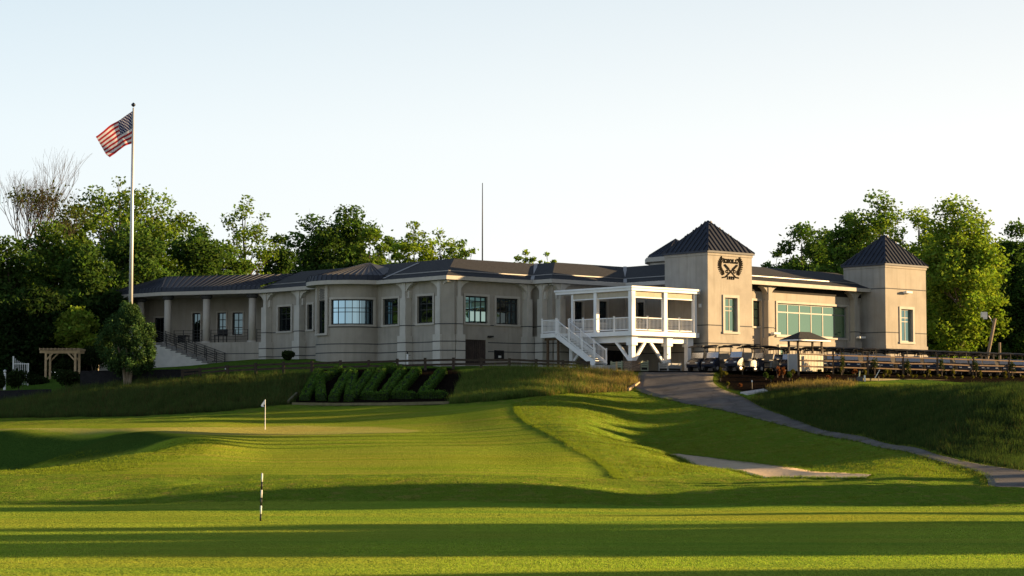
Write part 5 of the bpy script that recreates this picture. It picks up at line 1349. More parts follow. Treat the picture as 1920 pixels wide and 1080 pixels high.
def tree(name, label, x, y, z0, zt, rad, col, seed, n_cl=34, dens=150, lsz=.18, trunk_h=.35, airy=1.0, cl_r=(.26, .40), bark='bark', group=None, bottom=None, shape=1.0, trunk_r=None):
    rng = np.random.default_rng(seed); H = zt - z0
    t = thing(name, label, 'tree', (x, y, z0), group)
    zb = z0 + H * trunk_h if bottom is None else bottom
    cz = (zt + zb) / 2; hz_ = (zt - zb) / 2
    cl = []
    k = 0
    n_cl = int(n_cl * 1.35)
    while len(cl) < n_cl:
        d = rng.normal(size=3); d /= np.linalg.norm(d)
        j = len(cl)
        if j < 7: d = np.array([(0, 0, 1), (1, 0, .3), (-1, 0, .3), (.7, 0, .8), (-.7, 0, .8), (1, 0, -.5), (-1, 0, -.5)][j], dtype=float); d /= np.linalg.norm(d)
        f = rng.uniform(.30, 1.0) ** .7 if j > 6 else 1.0
        w = 1.0 if d[2] < 0 else (1 - .25 * d[2] ** 2 * shape)
        r = rad * rng.uniform(*cl_r)
        c = np.array([x + d[0] * (rad - r * .7) * f * w, y + d[1] * (rad - r * .6) * f * w, cz + d[2] * (hz_ - r * .62) * f])
        cl.append((c, r))
    P = []; W = []; 
    for c, r in cl:
        n = int(dens * 2.1 * (r / (rad * .33)) ** 2 * airy)
        d = rng.normal(size=(n, 3)); d /= np.linalg.norm(d, axis=1, keepdims=True)
        rr = r * rng.uniform(.15, 1.12, (n, 1)) ** .55 * np.where(rng.uniform(0, 1, (n, 1)) < .22, rng.uniform(1, 1.55, (n, 1)), 1)
        q = c + d * rr * np.array([1.1, 1.1, .78]); P.append(q)
        br = rng.uniform(.75, 1.25)
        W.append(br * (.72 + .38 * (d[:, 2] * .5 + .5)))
    # loose sprays round the outline
    C = np.concatenate(P); w = np.concatenate(W)
    V, Fq = leaves(C, rng.uniform(.7, 1.3, len(C)) * lsz, rng)
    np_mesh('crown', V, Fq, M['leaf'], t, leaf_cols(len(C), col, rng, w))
    m = MB(); tr = trunk_r or max(.16, H * .018)
    tp = [Vector((x, y, z0 - .4)), Vector((x + rng.uniform(-.2, .2), y, z0 + H * .3)), Vector((x + rng.uniform(-.4, .4), y, z0 + H * .6)), Vector((x + rng.uniform(-.4, .4), y, z0 + H * .88))]
    m.tube(tp, [tr, tr * .8, tr * .45, tr * .12], 8)
    for c, r in cl[:int(min(len(cl), 26))]:
        c = Vector(c); hh = max(.25, min(.8, (c.z - z0) / H - .22)); f = hh * 1.0
        i = min(2, int(f / .3)); 
        zz = z0 + H * hh; s0 = Vector((x, y, zz))
        for a, b in zip(tp, tp[1:]):
            if a.z <= zz <= b.z: s0 = a.lerp(b, (zz - a.z) / (b.z - a.z))
        mid = s0.lerp(c, .5) + Vector((0, 0, -.12 * (c - s0).length * .5))
        br = tr * .38 * (1 - hh * .5); m.tube([s0, mid, c], [br, br * .6, br * .15], 5)
        for _ in range(2):
            e = c + Vector(rng.normal(size=3)) * r * .55; m.tube([mid.lerp(c, .6), e], [br * .3, br * .08], 4)
    m.build('trunk', M[bark], t); return t
def bare_tree(name, label, x, y, z0, zt, rad, seed, group):
    rng = random.Random(seed); t = thing(name, label, 'tree', (x, y, z0), group); m = MB(); tips = []
    def grow(p, d, ln, r, dep):
        q = p + d * ln; mid = p.lerp(q, .5) + Vector((rng.uniform(-1, 1), rng.uniform(-1, 1), 0)) * ln * .05
        m.tube([p, mid, q], [r, r * .85, r * .68], 5 if dep > 1 else 6, cap=False)
        if dep >= 7 or r < .005: tips.append(q); return
        for _ in range(3 if dep < 5 else 2):
            a = Vector((rng.uniform(-1, 1), rng.uniform(-1, 1), rng.uniform(-.1, .6))) * (.36 if dep < 2 else .58)
            nd = (d + a + Vector((0, 0, .22))).normalized(); grow(q, nd, ln * rng.uniform(.66, .88), r * rng.uniform(.52, .68), dep + 1)
    H = zt - z0
    grow(Vector((x, y, z0 - .4)), Vector((0, 0, 1)), H * .24, H * .013, 0)
    m.build('branches', M['bark'], t)
    rn = np.random.default_rng(seed); tips.sort(key=lambda p: p.z); T = np.array([tuple(p) for p in tips[:max(4, len(tips) * 2 // 5)]]); T = T[rn.integers(0, len(T), 1100)] + rn.normal(size=(1100, 3)) * .35
    V, Fq = leaves(T, rn.uniform(.10, .2, len(T)), rn); np_mesh('leaf_tufts', V, Fq, M['leaf'], t, leaf_cols(len(T), (.06, .08, .02), rn)); return t
GB = 'trees standing behind the clubhouse'
def at_px(u, vt, Y): p = atY(u, vt - 8, Y); return p.x, p.z
def ptree(u, vt, wpx, Y, col, seed, label, name='broadleaf_tree', **kw):
    x, zt = at_px(u, vt, Y); tree(name, label, x, Y, 3.6, zt, wpx / 2 * Y / F, col, seed, group=GB, **kw)
x, zt = at_px(48, 310, 172); bare_tree('bare_tree', 'almost leafless tree with fine twigs against the sky at far left', x, 172, 3.4, zt, 3, 5, GB)
ptree(15, 455, 170, 163, DK_, 21, 'dark leafy tree at the left picture edge under the bare tree', n_cl=44, dens=170, bottom=3.2)
ptree(95, 425, 150, 170, MID_, 22, 'mid green tree between the bare tree and the tall airy one', n_cl=42, dens=150, bottom=4)
ptree(140, 395, 110, 178, MID_, 122, 'narrow green tree with a thin top just left of the airy crown', n_cl=30, dens=110, trunk_h=.3)
ptree(222, 340, 185, 182, LT_, 23, 'tall airy light green tree left of the flagpole top', n_cl=64, dens=70, cl_r=(.15, .25), bottom=atY(222, 500, 182).z, bark='bark_pale')
ptree(300, 372, 200, 184, LT_, 24, 'broad mid green tree with domed crown right of the flagpole', n_cl=54, dens=130, cl_r=(.22, .34), bottom=6)
ptree(372, 432, 150, 176, DK_, 25, 'dark rounded tree behind the porch roof', n_cl=40, dens=160, bottom=4)
ptree(250, 430, 170, 170, DK_, 26, 'dark tree directly behind the flagpole', n_cl=44, dens=170, bottom=4)
ptree(165, 470, 130, 163, DK_, 27, 'dark tree filling the wood edge above the pergola', n_cl=40, dens=170, bottom=3)
ptree(70, 545, 160, 158, VDK_, 28, 'low dark tree behind the garden gate', n_cl=36, dens=170, bottom=2.5)
ptree(212, 560, 100, 161, VDK_, 29, 'low dark tree behind the round evergreen', n_cl=30, dens=170, bottom=3)
ptree(144, 585, 78, 156, YL_, 30, 'yellow-green sunlit small tree right above the pergola', n_cl=30, dens=120, lsz=.17, bottom=5.2)
ptree(462, 376, 132, 192, LT_, 31, 'open spreading tree with sky showing through, behind the porch end', n_cl=40, dens=62, cl_r=(.17, .27), trunk_h=.25, bark='bark')
ptree(432, 470, 110, 186, MID_, 32, 'lower bushy tree under the open spreading one', n_cl=30, dens=130, bottom=5)
ptree(585, 412, 150, 200, DK_, 33, 'dense dark tree behind the round bay, left of its twin', n_cl=44, dens=180, bottom=5, lsz=.19)
ptree(655, 396, 150, 202, DK_, 34, 'dense dark domed tree standing highest behind the round bay', n_cl=44, dens=180, bottom=5, lsz=.19)
ptree(695, 436, 92, 198, LT_, 35, 'lighter green tree at the right flank of the dense dark pair', n_cl=30, dens=130, bottom=6)
ptree(775, 424, 120, 208, YL_, 36, 'yellow-green loose tree behind the middle of the roof', n_cl=70, dens=95, cl_r=(.16, .26), bottom=5)
ptree(728, 452, 70, 212, MID_, 361, 'mid green tree filling the gap right of the dark pair', n_cl=30, dens=110, bottom=5)
ptree(826, 438, 125, 210, YL_, 362, 'yellow-green tree sloping down towards the mast', n_cl=50, dens=80, cl_r=(.17, .28), bottom=5)
ptree(866, 458, 84, 206, LT_, 37, 'small loose treetop left of the thin mast', n_cl=40, dens=60, cl_r=(.16, .28), bottom=11.5)
ptree(985, 476, 62, 215, YL_, 38, 'tiny treetop peeping over the roof right of the mast', n_cl=60, dens=55, cl_r=(.14, .24), bottom=11.5, lsz=.16)
ptree(1026, 482, 50, 218, YL_, 39, 'smallest treetop peeping over the roof hip', n_cl=50, dens=55, cl_r=(.14, .24), bottom=11.5, lsz=.16)
ptree(1236, 488, 50, 220, DK_, 391, 'dark tip of a tree beside the rear turret', n_cl=40, dens=50, cl_r=(.14, .24), bottom=11.5, lsz=.16)
ptree(520, 450, 90, 196, DK_, 392, 'dark lower tree joining the open one and the dense pair', n_cl=34, dens=130, bottom=5)
ptree(1502, 430, 120, 196, DK_, 41, 'dark green tree over the wing roof right of the emblem tower', n_cl=40, dens=170, bottom=5, lsz=.19)
ptree(1456, 478, 76, 198, DK_, 410, 'low dark tree end at the left of the right-hand wood', n_cl=36, dens=100, cl_r=(.2, .32), bottom=6)
ptree(1545, 440, 110, 200, MID_, 411, 'mid green tree in the dip over the wing roof', n_cl=50, dens=130, bottom=5)
ptree(1592, 410, 120, 192, MID_, 42, 'green tree between the wing roof and the second tower', n_cl=56, dens=140, cl_r=(.2, .32), bottom=5)
ptree(1645, 368, 170, 190, LT_, 43, 'tall mid green tree behind the second tower roof', n_cl=80, dens=130, cl_r=(.18, .28), bottom=6)
ptree(1795, 378, 190, 176, YL_, 44, 'big bright yellow-green tree right of the second tower', n_cl=110, dens=170, cl_r=(.19, .30), bottom=3.4, lsz=.17, bark='bark_pale')
ptree(1722, 398, 150, 186, YL_, 45, 'light green tree rising behind the right side of the second tower', n_cl=64, dens=130, cl_r=(.18, .3), bottom=4)
ptree(1905, 426, 120, 188, DK_, 46, 'dark tree at the right picture edge beyond the bright one', n_cl=46, dens=170, bottom=4)
ptree(1880, 520, 120, 182, DK_, 47, 'dark lower tree behind the leaning light pole', n_cl=40, dens=170, bottom=3.4)
ptree(1960, 470, 130, 180, DK_, 48, 'dark tree cut by the right picture edge', n_cl=40, dens=150, bottom=3.4)
ptree(1830, 590, 110, 184, VDK_, 49, 'dark undergrowth tree below the bright yellow-green crown', n_cl=30, dens=170, bottom=3)
ptree(1755, 560, 130, 190, DK_, 50, 'dark undergrowth tree just beside the second tower wall', n_cl=36, dens=170, bottom=3)
ptree(1905, 610, 120, 200, VDK_, 51, 'dark bushy growth under the trees at the right picture edge', n_cl=40, dens=170, bottom=1.0)
ptree(1990, 600, 130, 204, VDK_, 52, 'dark bushy growth beyond the end of the cart rows', n_cl=40, dens=170, bottom=1.0)
ptree(1795, 615, 110, 206, VDK_, 53, 'dark bushy growth behind the trunk of the bright tree', n_cl=40, dens=170, bottom=1.0)
ptree(195, 625, 110, 176, VDK_, 54, 'dark bushy growth between pergola and round evergreen', n_cl=40, dens=170, bottom=1.5)
ptree(40, 610, 130, 174, VDK_, 55, 'dark bushy growth behind the garden gate and pergola', n_cl=40, dens=170, bottom=1.5)
ptree(-45, 520, 150, 172, DK_, 57, 'dark tree cut by the left picture edge', n_cl=44, dens=170, bottom=1.0)
ptree(8, 615, 120, 166, VDK_, 58, 'dark bushy growth at the left picture edge above the white fence', n_cl=40, dens=170, bottom=1.0)
ptree(265, 600, 90, 180, VDK_, 56, 'dark bushy growth close behind the porch end', n_cl=36, dens=170, bottom=1.5)
# the wood goes on to the left and right of the view (seen in the windows; right-hand trees placed for their shade)
k = 0
for x, y, h, r in ((-58, 160, 19, 6), (-66, 150, 20, 7), (-52, 172, 18, 6), (-75, 165, 22, 8)):
    k += 1; tree('broadleaf_tree', 'large dark tree in the wood left of the picture', x, y, 2.5, 2.5 + h, r, DK_, 200 + k, n_cl=40, dens=60, lsz=.6, bottom=2.5, group='trees beyond the left picture edge')
EAST_T = [  # x, where its shadow band crosses the middle of the course, top, radius, crown bottom (heights over the eye level of the view)
    (44, 37.8, 9.0, 2.9, -1.6), (50, 42.5, 9.6, 3.0, -1.6), (57, 45.5, 9.5, 1.9, -1.4), (54, 39.5, 10, 2.6, -1.6), (62, 36.6, 9.0, 1.8, -.5), (40, 29.2, 6.0, 1.4, -1), (47, 31.0, 6.2, .8, 1),
    (46, 56.2, 8.4, 1.9, -1.9), (52, 58.6, 8.9, 2.1, -1.9), (60, 57.3, 9.6, 2.3, -1.9), (66, 68, 8, 1.1, 1.0), (72, 72.0, 9, 1.0, 1.5), (70, 50.9, 9, .7, 4),
    (58, 102, 8.2, 2.6, 1.5), (61, 106, 8.5, 2.6, 1.5), (60, 110.5, 8.9, 2.6, 1.5), (63, 115, 9.3, 2.8, 1.5), (62, 119.5, 9.6, 2.5, 1.5),
    (60, 94.8, 16.0, 1.7, 11.5), (61, 97.6, 16.3, 1.8, 11.6), (60, 100.6, 16.5, 1.9, 11.5), (61, 103.8, 16.8, 1.9, 11.6), (60, 106.4, 17, 1.5, 11.6), (66, 121.5, 15, 1.7, 9.6), (70, 125.5, 16, 1.9, 10.2), (63, 129.2, 19, 1.9, 12.4), (60, 132.4, 20.5, 2.1, 12.6), (66, 135.0, 21, 1.9, 13.8), (60, 136.2, 20.5, 1.3, 14.0)]  # tall narrow crowns, added and shaped to shade hollow and hedge slope
EAST = [(x, yt + .123 * x, zt - gz(x, yt + .123 * x), r, zb - gz(x, yt + .123 * x)) for x, yt, zt, r, zb in EAST_T]
for k, (x, y, h, r, bt) in enumerate(EAST):
    z0 = gz(x, y); tree('broadleaf_tree', 'unseen tree placed east of the fairway for its shade on the course', x, y, z0, z0 + h, r, MID_, 300 + k, n_cl=24 if k < 4 else 30, dens=26 if k < 4 else 55, lsz=.46, bottom=z0 + bt, group='trees beyond the right picture edge')

# clipped and low planting: every plant its own thing
def bush(name, label, cat, c, rx, ry, rz, col, seed, n=900, lsz=.09, group=None, mat='leaf_dense', lobes=7, stem=True):
    rng = np.random.default_rng(seed); t = thing(name, label, cat, c, group)
    P = []; W = []
    for k in range(lobes):
        d = rng.normal(size=3); d[2] = abs(d[2]) * .8; d /= np.linalg.norm(d); o = np.array([c[0] + d[0] * rx * .45, c[1] + d[1] * ry * .45, c[2] + rz * (.42 + .38 * d[2])])
        m_ = n // lobes; q = rng.normal(size=(m_, 3)); q /= np.linalg.norm(q, axis=1, keepdims=True)
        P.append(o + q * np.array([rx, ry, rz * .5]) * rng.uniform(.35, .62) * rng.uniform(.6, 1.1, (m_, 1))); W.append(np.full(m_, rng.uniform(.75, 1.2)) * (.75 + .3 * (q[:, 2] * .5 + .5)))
    C = np.concatenate(P); C[:, 2] = np.maximum(C[:, 2], c[2] + .02); V, Fq = leaves(C, rng.uniform(.7, 1.3, len(C)) * lsz, rng)
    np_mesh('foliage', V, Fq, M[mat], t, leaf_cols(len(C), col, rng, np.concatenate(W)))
    if stem:
        m = MB()
        for k in range(3): a = 2.1 * k; m.tube([(c[0], c[1], c[2] - .1), (c[0] + math.cos(a) * rx * .4, c[1] + math.sin(a) * ry * .4, c[2] + rz * .6)], [.03, .012], 5)
        m.build('stem', M['bark'], t)
    return t
for u, v0, v1, w, Y, lab, nm in ((37, 693, 732, 46, 143, 'clipped dark round hedge by the white gate', 'clipped_hedge'), (128, 686, 736, 68, 141.5, 'larger clipped dark hedge in front of the pergola', 'clipped_hedge'),
                                 (72, 698, 730, 40, 148, 'low dark hedge between the two clipped ones', 'clipped_hedge'), (122, 674, 700, 40, 152, 'leafy shrub growing under the pergola', 'shrub'),
                                 (175, 648, 696, 50, 152, 'dark upright shrub left of the round evergreen', 'shrub'), (541, 652, 675, 24, 150, 'lone dark shrub against the facade left of the round bay', 'shrub'), (2, 700, 735, 20, 140, 'pale thin shrub at the left picture edge', 'shrub')):
    a = atY(u, v1, Y); b = atY(u, v0, Y); bush(nm, lab, 'hedge' if 'hedge' in nm else 'shrub', (a.x, Y, a.z - .2), w / 2 * Y / F * 1.15, w / 2 * Y / F * .9, (b.z - a.z) * 1.15, (.028, .046, .016), u, n=2600, lsz=.085)
# the round evergreen: many stems, dense foliage sprays
Y = 137.3; a = gp_(240, Y); zt = atY(238, 569, Y).z; zb_ = atY(238, 693, Y).z
ev = thing('round_evergreen', 'big rounded dark evergreen on forked pale trunks in front of the porch', 'evergreen', a)
rng = np.random.default_rng(77); P = []; W = []
sc_ = Y / F
for k in range(150):
    f = rng.uniform(0, 1); ph = rng.uniform(0, 6.28); prof = (math.sin(min(1, (f + .16) * 1.0) * math.pi * .62 + .15 * f) if f < .5 else math.sqrt(max(0, 1 - ((f - .42) / .60) ** 2)))
    prof = max(.18, min(1.02, (1 - abs(f - .36) ** 1.9 * 2.1)))
    rr = 59 * sc_ * prof * rng.uniform(.62, .95); q = np.array([a.x + math.cos(ph) * rr, Y + math.sin(ph) * rr * .9, zb_ + (zt - zb_) * (f * .93 + .0)])
    m_ = 170; d = rng.normal(size=(m_, 3)); d /= np.linalg.norm(d, axis=1, keepdims=True)
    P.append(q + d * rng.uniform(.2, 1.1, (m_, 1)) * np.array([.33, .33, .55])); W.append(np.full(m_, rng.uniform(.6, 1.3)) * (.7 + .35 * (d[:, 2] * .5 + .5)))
C = np.concatenate(P); V, Fq = leaves(C, rng.uniform(.06, .12, len(C)), rng, up=.0, aspect=.5)
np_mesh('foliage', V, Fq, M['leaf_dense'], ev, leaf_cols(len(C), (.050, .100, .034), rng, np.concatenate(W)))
for dx, tx in ((-3, -16), (0, -4), (2, 14), (-1, 26)):
    m = MB(); m.tube([(a.x + dx * sc_, Y, a.z - .3), (a.x + (dx + tx * .35) * sc_, Y, zb_ + .1), (a.x + tx * 1.5 * sc_, Y + .1, zb_ + 2.2)], [.13, .10, .05], 7); m.build('trunk', M['bark_pale'], ev)

# ------------------------------------------------------------------ hedge lettering
LET = {'K': [((598, 699), (571, 748)), ((635, 696), (593, 719)), ((599, 714), (602, 748))], 'N': [((656, 697), (625, 749)), ((662, 699), (655, 749)), ((697, 698), (662, 745))],
       'O': [((719, 695), (687, 743)), ((719, 694.5), (754, 695.5)), ((754, 697), (719, 745)), ((684, 744), (719, 746))], 'L': [((781, 698), (743, 742)), ((741, 743), (774, 744))], 'L2': [((829, 698), (793, 741)), ((789, 743), (831, 743))]}
LL_ = {'K': 'clipped hedge letter K, first of the lettering on the dark slope', 'N': 'clipped hedge letter N on the dark slope between K and O', 'O': 'clipped hedge letter O in the middle of the slope lettering',
       'L': 'clipped hedge letter L right after the O', 'L2': 'last clipped hedge letter L at the right end of the lettering'}
for ch, strokes_ in LET.items():
    rng = np.random.default_rng(sum(map(ord, ch))); Cs = []; Ws = []; core = MB(); first = None
    for (p, q) in strokes_:
        n = 28; pts = []
        for k in range(n + 1):
            u = p[0] + (q[0] - p[0]) * k / n; v = p[1] + (q[1] - p[1]) * k / n; pts.append(gh(u, v + 3.5))
        if first is None: first = pts[-1].copy()
        hw, hh = .35, .46
        for i in range(n):
            a, b = pts[i], pts[i + 1]; d = (b - a)
            if d.length < .02: continue
            d2 = Vector((d.x, d.y, 0)).normalized(); s = Vector((-d2.y, d2.x, 0)) * (hw * .86)
            core.hexa([a - s - Vector((0, 0, .2)), b - s - Vector((0, 0, .2)), b + s - Vector((0, 0, .2)), a + s - Vector((0, 0, .2)), a - s * .9 + Vector((0, 0, hh - .1)), b - s * .9 + Vector((0, 0, hh - .1)), b + s * .9 + Vector((0, 0, hh - .1)), a + s * .9 + Vector((0, 0, hh - .1))])
            m_ = int(430 * d.length) + 3; t = rng.uniform(-.1, 1.1, m_); ang = rng.uniform(-.35, math.pi + .35, m_)
            ex = np.sign(np.cos(ang)) * np.abs(np.cos(ang)) ** .55 * hw; ez = np.sign(np.sin(ang)) * np.abs(np.sin(ang)) ** .55 * hh
            A_ = np.array(a)[None] + np.array(d)[None] * t[:, None] + np.array(s / (hw * .86))[None] * ex[:, None]; A_[:, 2] += np.maximum(ez, -.1) + rng.normal(0, .03, m_) + .04 * np.sin(a.x * 3 + i)
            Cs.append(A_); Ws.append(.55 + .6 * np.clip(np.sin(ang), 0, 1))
        for e in (pts[0], pts[-1]):       # rounded ends
            m_ = 180; d = rng.normal(size=(m_, 3)); d /= np.linalg.norm(d, axis=1, keepdims=True); A_ = np.array(e)[None] + d * np.array([hw, hw, hh]); A_[:, 2] = np.maximum(A_[:, 2], e.z); Cs.append(A_); Ws.append(.55 + .6 * np.clip(d[:, 2], 0, 1))
    t = thing('hedge_letter', LL_[ch], 'hedge', first, 'hedge letters spelling the club name')
    core.build('inner_twigs', M['hedge_core'], t); C = np.concatenate(Cs); V, Fq = leaves(C, rng.uniform(.035, .075, len(C)), rng, up=.3)
    np_mesh('clipped_foliage', V, Fq, M['leaf_dense'], t, leaf_cols(len(C), (.07, .145, .026), rng, np.concatenate(Ws), .25))

# plants in the mulch bed on the right
plants = [(1351, 715, 5, 26, 'y', 'slim yellow-green upright plant at the left tip of the mulch bed'), (1358, 706, 11, 10, 'y', 'spreading yellowish plant at the left tip of the mulch bed'), (1364, 728, 8, 10, 'y', 'yellowish bush near the path edge of the mulch bed'),
          (1388, 728, 8, 8, 'r', 'reddish low bush in the front of the mulch bed'), (1392, 702, 6, 22, 'y', 'thin upright plant in front of the frontmost cart'), (1441, 699, 8, 9, 'y', 'yellow-green mound below the side-on cart'),
          (1436, 712, 8, 12, 'g', 'green bush under the side-on cart'), (1446, 716, 9, 12, 'g', 'green bush left of the red-stemmed plants'), (1458, 708, 8, 18, 'r', 'red-stemmed plant right of the side-on cart'), (1468, 709, 8, 17, 'r', 'second red-stemmed plant, nearer the kiosk'),
          (1480, 713, 8, 14, 'g', 'green bush below the kiosk wall'), (1486, 704, 7, 12, 'y', 'yellowish bush just under the kiosk wall'), (1500, 719, 7, 9, 'y', 'yellow-green tuft in the front of the bed below the kiosk'), (1537, 697, 8, 8, 'y', 'yellow-green tuft at the kiosk corner'),
          (1578, 703, 5, 14, 'y', 'slim yellow-green plant below the second fence bay'), (1603, 692, 9, 9, 'r', 'orange-tinged bush behind the second fence bay'), (1553, 714, 9, 9, 'r', 'brownish bush left of the timber edging')]
RB = TF
def rbed(u, v):                        # on the bed between fence and edging
    best = None
    for o in np.linspace(.1, 3.9, 40):
        fa = Facade(TF.pt(0, 0, -o).xy, rr_); s, z = fa.px(u, v); q = fa.pt(s, z); e = abs(q.z - gz(q.x, q.y))
        if best is None or e < best[0]: best = (e, q)
    q = best[1]; q.z = gz(q.x, q.y); return q
for i, (u, w) in enumerate(((1622, 5), (1661, 7), (1668, 5), (1705, 5), (1741, 6), (1787, 6), (1837, 6), (1884, 6))):
    plants.append((u, 704, w, 11, 'y', ordn[i] + ' small bush from the left in the upper row over the timber edging'))
for i, u in enumerate((1622, 1634, 1655, 1665, 1683, 1693, 1710, 1717, 1733, 1744, 1760)):
    plants.append((u, 708, 5, 5, 'y', ordn[i] + ' tiny cushion plant from the left just above the timber edging'))
for i, u in enumerate((1774, 1789, 1804, 1824, 1838, 1857, 1869, 1886, 1898, 1916)):
    plants.append((u, 710.5, 5, 5, 'y', ordn[i] + ' tiny cushion plant right of the fourth fence post, above the edging'))
pc = {'y': (.13, .125, .03), 'g': (.05, .085, .022), 'r': (.17, .065, .035)}
for i, (u, v, w, h, c, lab) in enumerate(plants):
    q = gh(u, v) if u < 1560 else rbed(u, v); k = q.y / F
    bush('bed_plant', lab, 'plant', (q.x, q.y, q.z), w * k * .75, w * k * .75, h * k * 1.15, pc[c], 500 + i, n=int(90 + w * h * 2), lsz=.055, group='plants in the mulch bed', lobes=5, stem=h > 8, mat='leaf')
for i, (u, v, h) in enumerate(((1580, 690, 26), (1640, 692, 24), (1702, 692, 24), (1766, 694, 24), (1830, 696, 24), (1898, 698, 22))):
    s, z = RF.px(u, v, .25); q = RF.pt(s, 0, .25); k = q.y / F
    bush('climbing_plant', ordn[i] + ' climber from the left growing against the brown fence', 'plant', (q.x, q.y, gz(q.x, q.y)), .30, .22, 1.35, (.05, .07, .02), 700 + i, n=260, lsz=.06, group='climbers on the brown fence', lobes=6)

# ------------------------------------------------------------------ grass (nobody could count it)
def sample(poly, n, rng):
    lo, hi = poly.min(0), poly.max(0); out = np.zeros((0, 2))
    while len(out) < n:
        p = rng.uniform(lo, hi, (n, 2)); out = np.concatenate([out, p[inside(poly, p[:, 0], p[:, 1])]])
    return out[:n]
def tufts(name, pts, hlo, hhi, blades, wd, cb, ct, seed, straw=None, straw_f=None, clump=.10, lean=.35, zoff=0):
    rng = np.random.default_rng(seed); n = len(pts)
    B = np.repeat(pts, blades, 0) + rng.normal(0, clump, (n * blades, 2)); N_ = len(B); z = tz(B[:, 0], B[:, 1]) - .03 + zoff
    hn = np.clip(.45 + .6 * wob(pts[:, 0], pts[:, 1], 1.6, seed) + rng.normal(0, .28, n), 0, 1.3)
    h = np.repeat(hlo + (hhi - hlo) * hn, blades) * rng.uniform(.6, 1.15, N_); az = rng.uniform(0, 6.28, N_); ln = rng.uniform(.1, 1, N_) * lean * 1.6 * h
    wdir = rng.uniform(0, 6.28, N_); wx, wy = np.cos(wdir) * wd, np.sin(wdir) * wd
    V = np.zeros((N_, 3, 3)); V[:, 0] = np.stack([B[:, 0] - wx, B[:, 1] - wy, z], 1); V[:, 1] = np.stack([B[:, 0] + wx, B[:, 1] + wy, z], 1); V[:, 2] = np.stack([B[:, 0] + np.cos(az) * ln, B[:, 1] + np.sin(az) * ln, z + h], 1)
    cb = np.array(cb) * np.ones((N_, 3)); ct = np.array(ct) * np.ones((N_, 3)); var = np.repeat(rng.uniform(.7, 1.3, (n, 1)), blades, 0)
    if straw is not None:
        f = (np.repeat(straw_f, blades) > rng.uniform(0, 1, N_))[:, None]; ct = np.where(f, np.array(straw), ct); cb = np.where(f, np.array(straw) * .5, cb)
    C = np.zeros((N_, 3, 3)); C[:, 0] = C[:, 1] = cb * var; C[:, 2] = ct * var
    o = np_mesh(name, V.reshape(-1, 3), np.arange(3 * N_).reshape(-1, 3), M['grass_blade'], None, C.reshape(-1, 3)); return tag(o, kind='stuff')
rg = np.random.default_rng(5)
p = sample(P_BANKL, 26000, rg); sf = .12 + .2 * wob(p[:, 0], p[:, 1], 4, 1)
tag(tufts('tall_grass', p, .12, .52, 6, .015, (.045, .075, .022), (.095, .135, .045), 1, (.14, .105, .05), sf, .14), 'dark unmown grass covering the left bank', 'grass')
p = sample(P_BANKM, 18000, rg); sf = np.clip(-.1 + .11 * (p[:, 0]) + .35 * wob(p[:, 0], p[:, 1], 3, 2), .04, .8)
tag(tufts('tall_grass', p, .18, .62, 6, .014, (.05, .09, .02), (.14, .19, .05), 2, (.36, .26, .11), sf, .14), 'unmown grass on the middle bank, straw-coloured towards the path', 'grass')
p = sample(P_BANKR, 40000, rg); sf = .06 + .16 * wob(p[:, 0], p[:, 1], 4, 3)
tag(tufts('tall_grass', p, .10, .42, 6, .014, (.03, .05, .016), (.06, .095, .03), 3, (.15, .13, .05), sf, .14), 'unmown grass covering the right bank above the path', 'grass')
P_STRAW = ghp([(1432, 733), (1500, 722), (1560, 720), (1600, 724), (1600, 730), (1500, 733)]); p = sample(P_STRAW, 1800, rg)
tag(tufts('tall_grass', p, .2, .55, 5, .026, (.06, .05, .02), (.20, .16, .06), 4, (.32, .23, .10), np.full(len(p), .6), .12), 'straw-coloured grass fringe at the front of the mulch bed', 'grass')
# mown rough: short blades on the mounds, lips and slopes
P_MOUND = np.array([(-13, 55.6), (20, 55.6), (20, 66), (-13, 66)]); p = sample(P_MOUND, 30000, rg); p = p[tz(p[:, 0], p[:, 1]) > -2.33]
tag(tufts('rough_grass', p, .03, .075, 4, .007, (.13, .19, .02), (.21, .27, .035), 6, None, None, .05, .6), 'short rough grass on the mounds beyond the near turf', 'grass')
p = sample(P_ROUGH, 42000, rg)
tag(tufts('rough_grass', p, .04, .12, 4, .014, (.13, .18, .02), (.21, .26, .035), 7, (.28, .24, .07), np.full(len(p), .15), .07, .7), 'mown rough on the slope between green and cart path', 'grass')
P_LIP = ghp([(-280, 889), (0, 882), (240, 850), (400, 823), (414, 828), (380, 850), (250, 880), (0, 892), (-280, 895)]); p = sample(P_LIP, 9000, rg)
tag(tufts('rough_grass', p, .03, .09, 4, .012, (.13, .18, .02), (.22, .27, .035), 8, None, None, .06, .7), 'short rough grass on the lip of the hollow at left', 'grass')
# grass creeping over the edges of path and bunker
def along(P, n, w, rng):
    P = np.array(P); t = rng.uniform(0, len(P) - 1, n); q = np.stack([np.interp(t, range(len(P)), P[:, i]) for i in (0, 1)], 1); return q + rng.normal(0, w, (n, 2))
p = np.concatenate([along(PATHA, 2600, .12, rg), along(PATHB, 2600, .12, rg)])
tag(tufts('edge_grass', p, .05, .16, 4, .012, (.06, .10, .016), (.14, .19, .035), 12, (.22, .19, .07), np.full(len(p), .2), .05, .6, .03), 'uneven grass creeping over the edges of the cart path', 'grass')
p = np.concatenate([along(As, 1600, .10, rg), along(Bs, 1200, .10, rg)])
tag(tufts('edge_grass', p, .06, .18, 4, .012, (.07, .12, .018), (.17, .23, .035), 13, None, None, .05, .6, .03), 'ragged turf fringe round the sand bunker', 'grass')
n = 130000; yy = 29.2 + (47 - 29.2) * rg.uniform(0, 1, n) ** 1.3; p = np.stack([rg.uniform(-.275, .275, n) * yy, yy], 1)
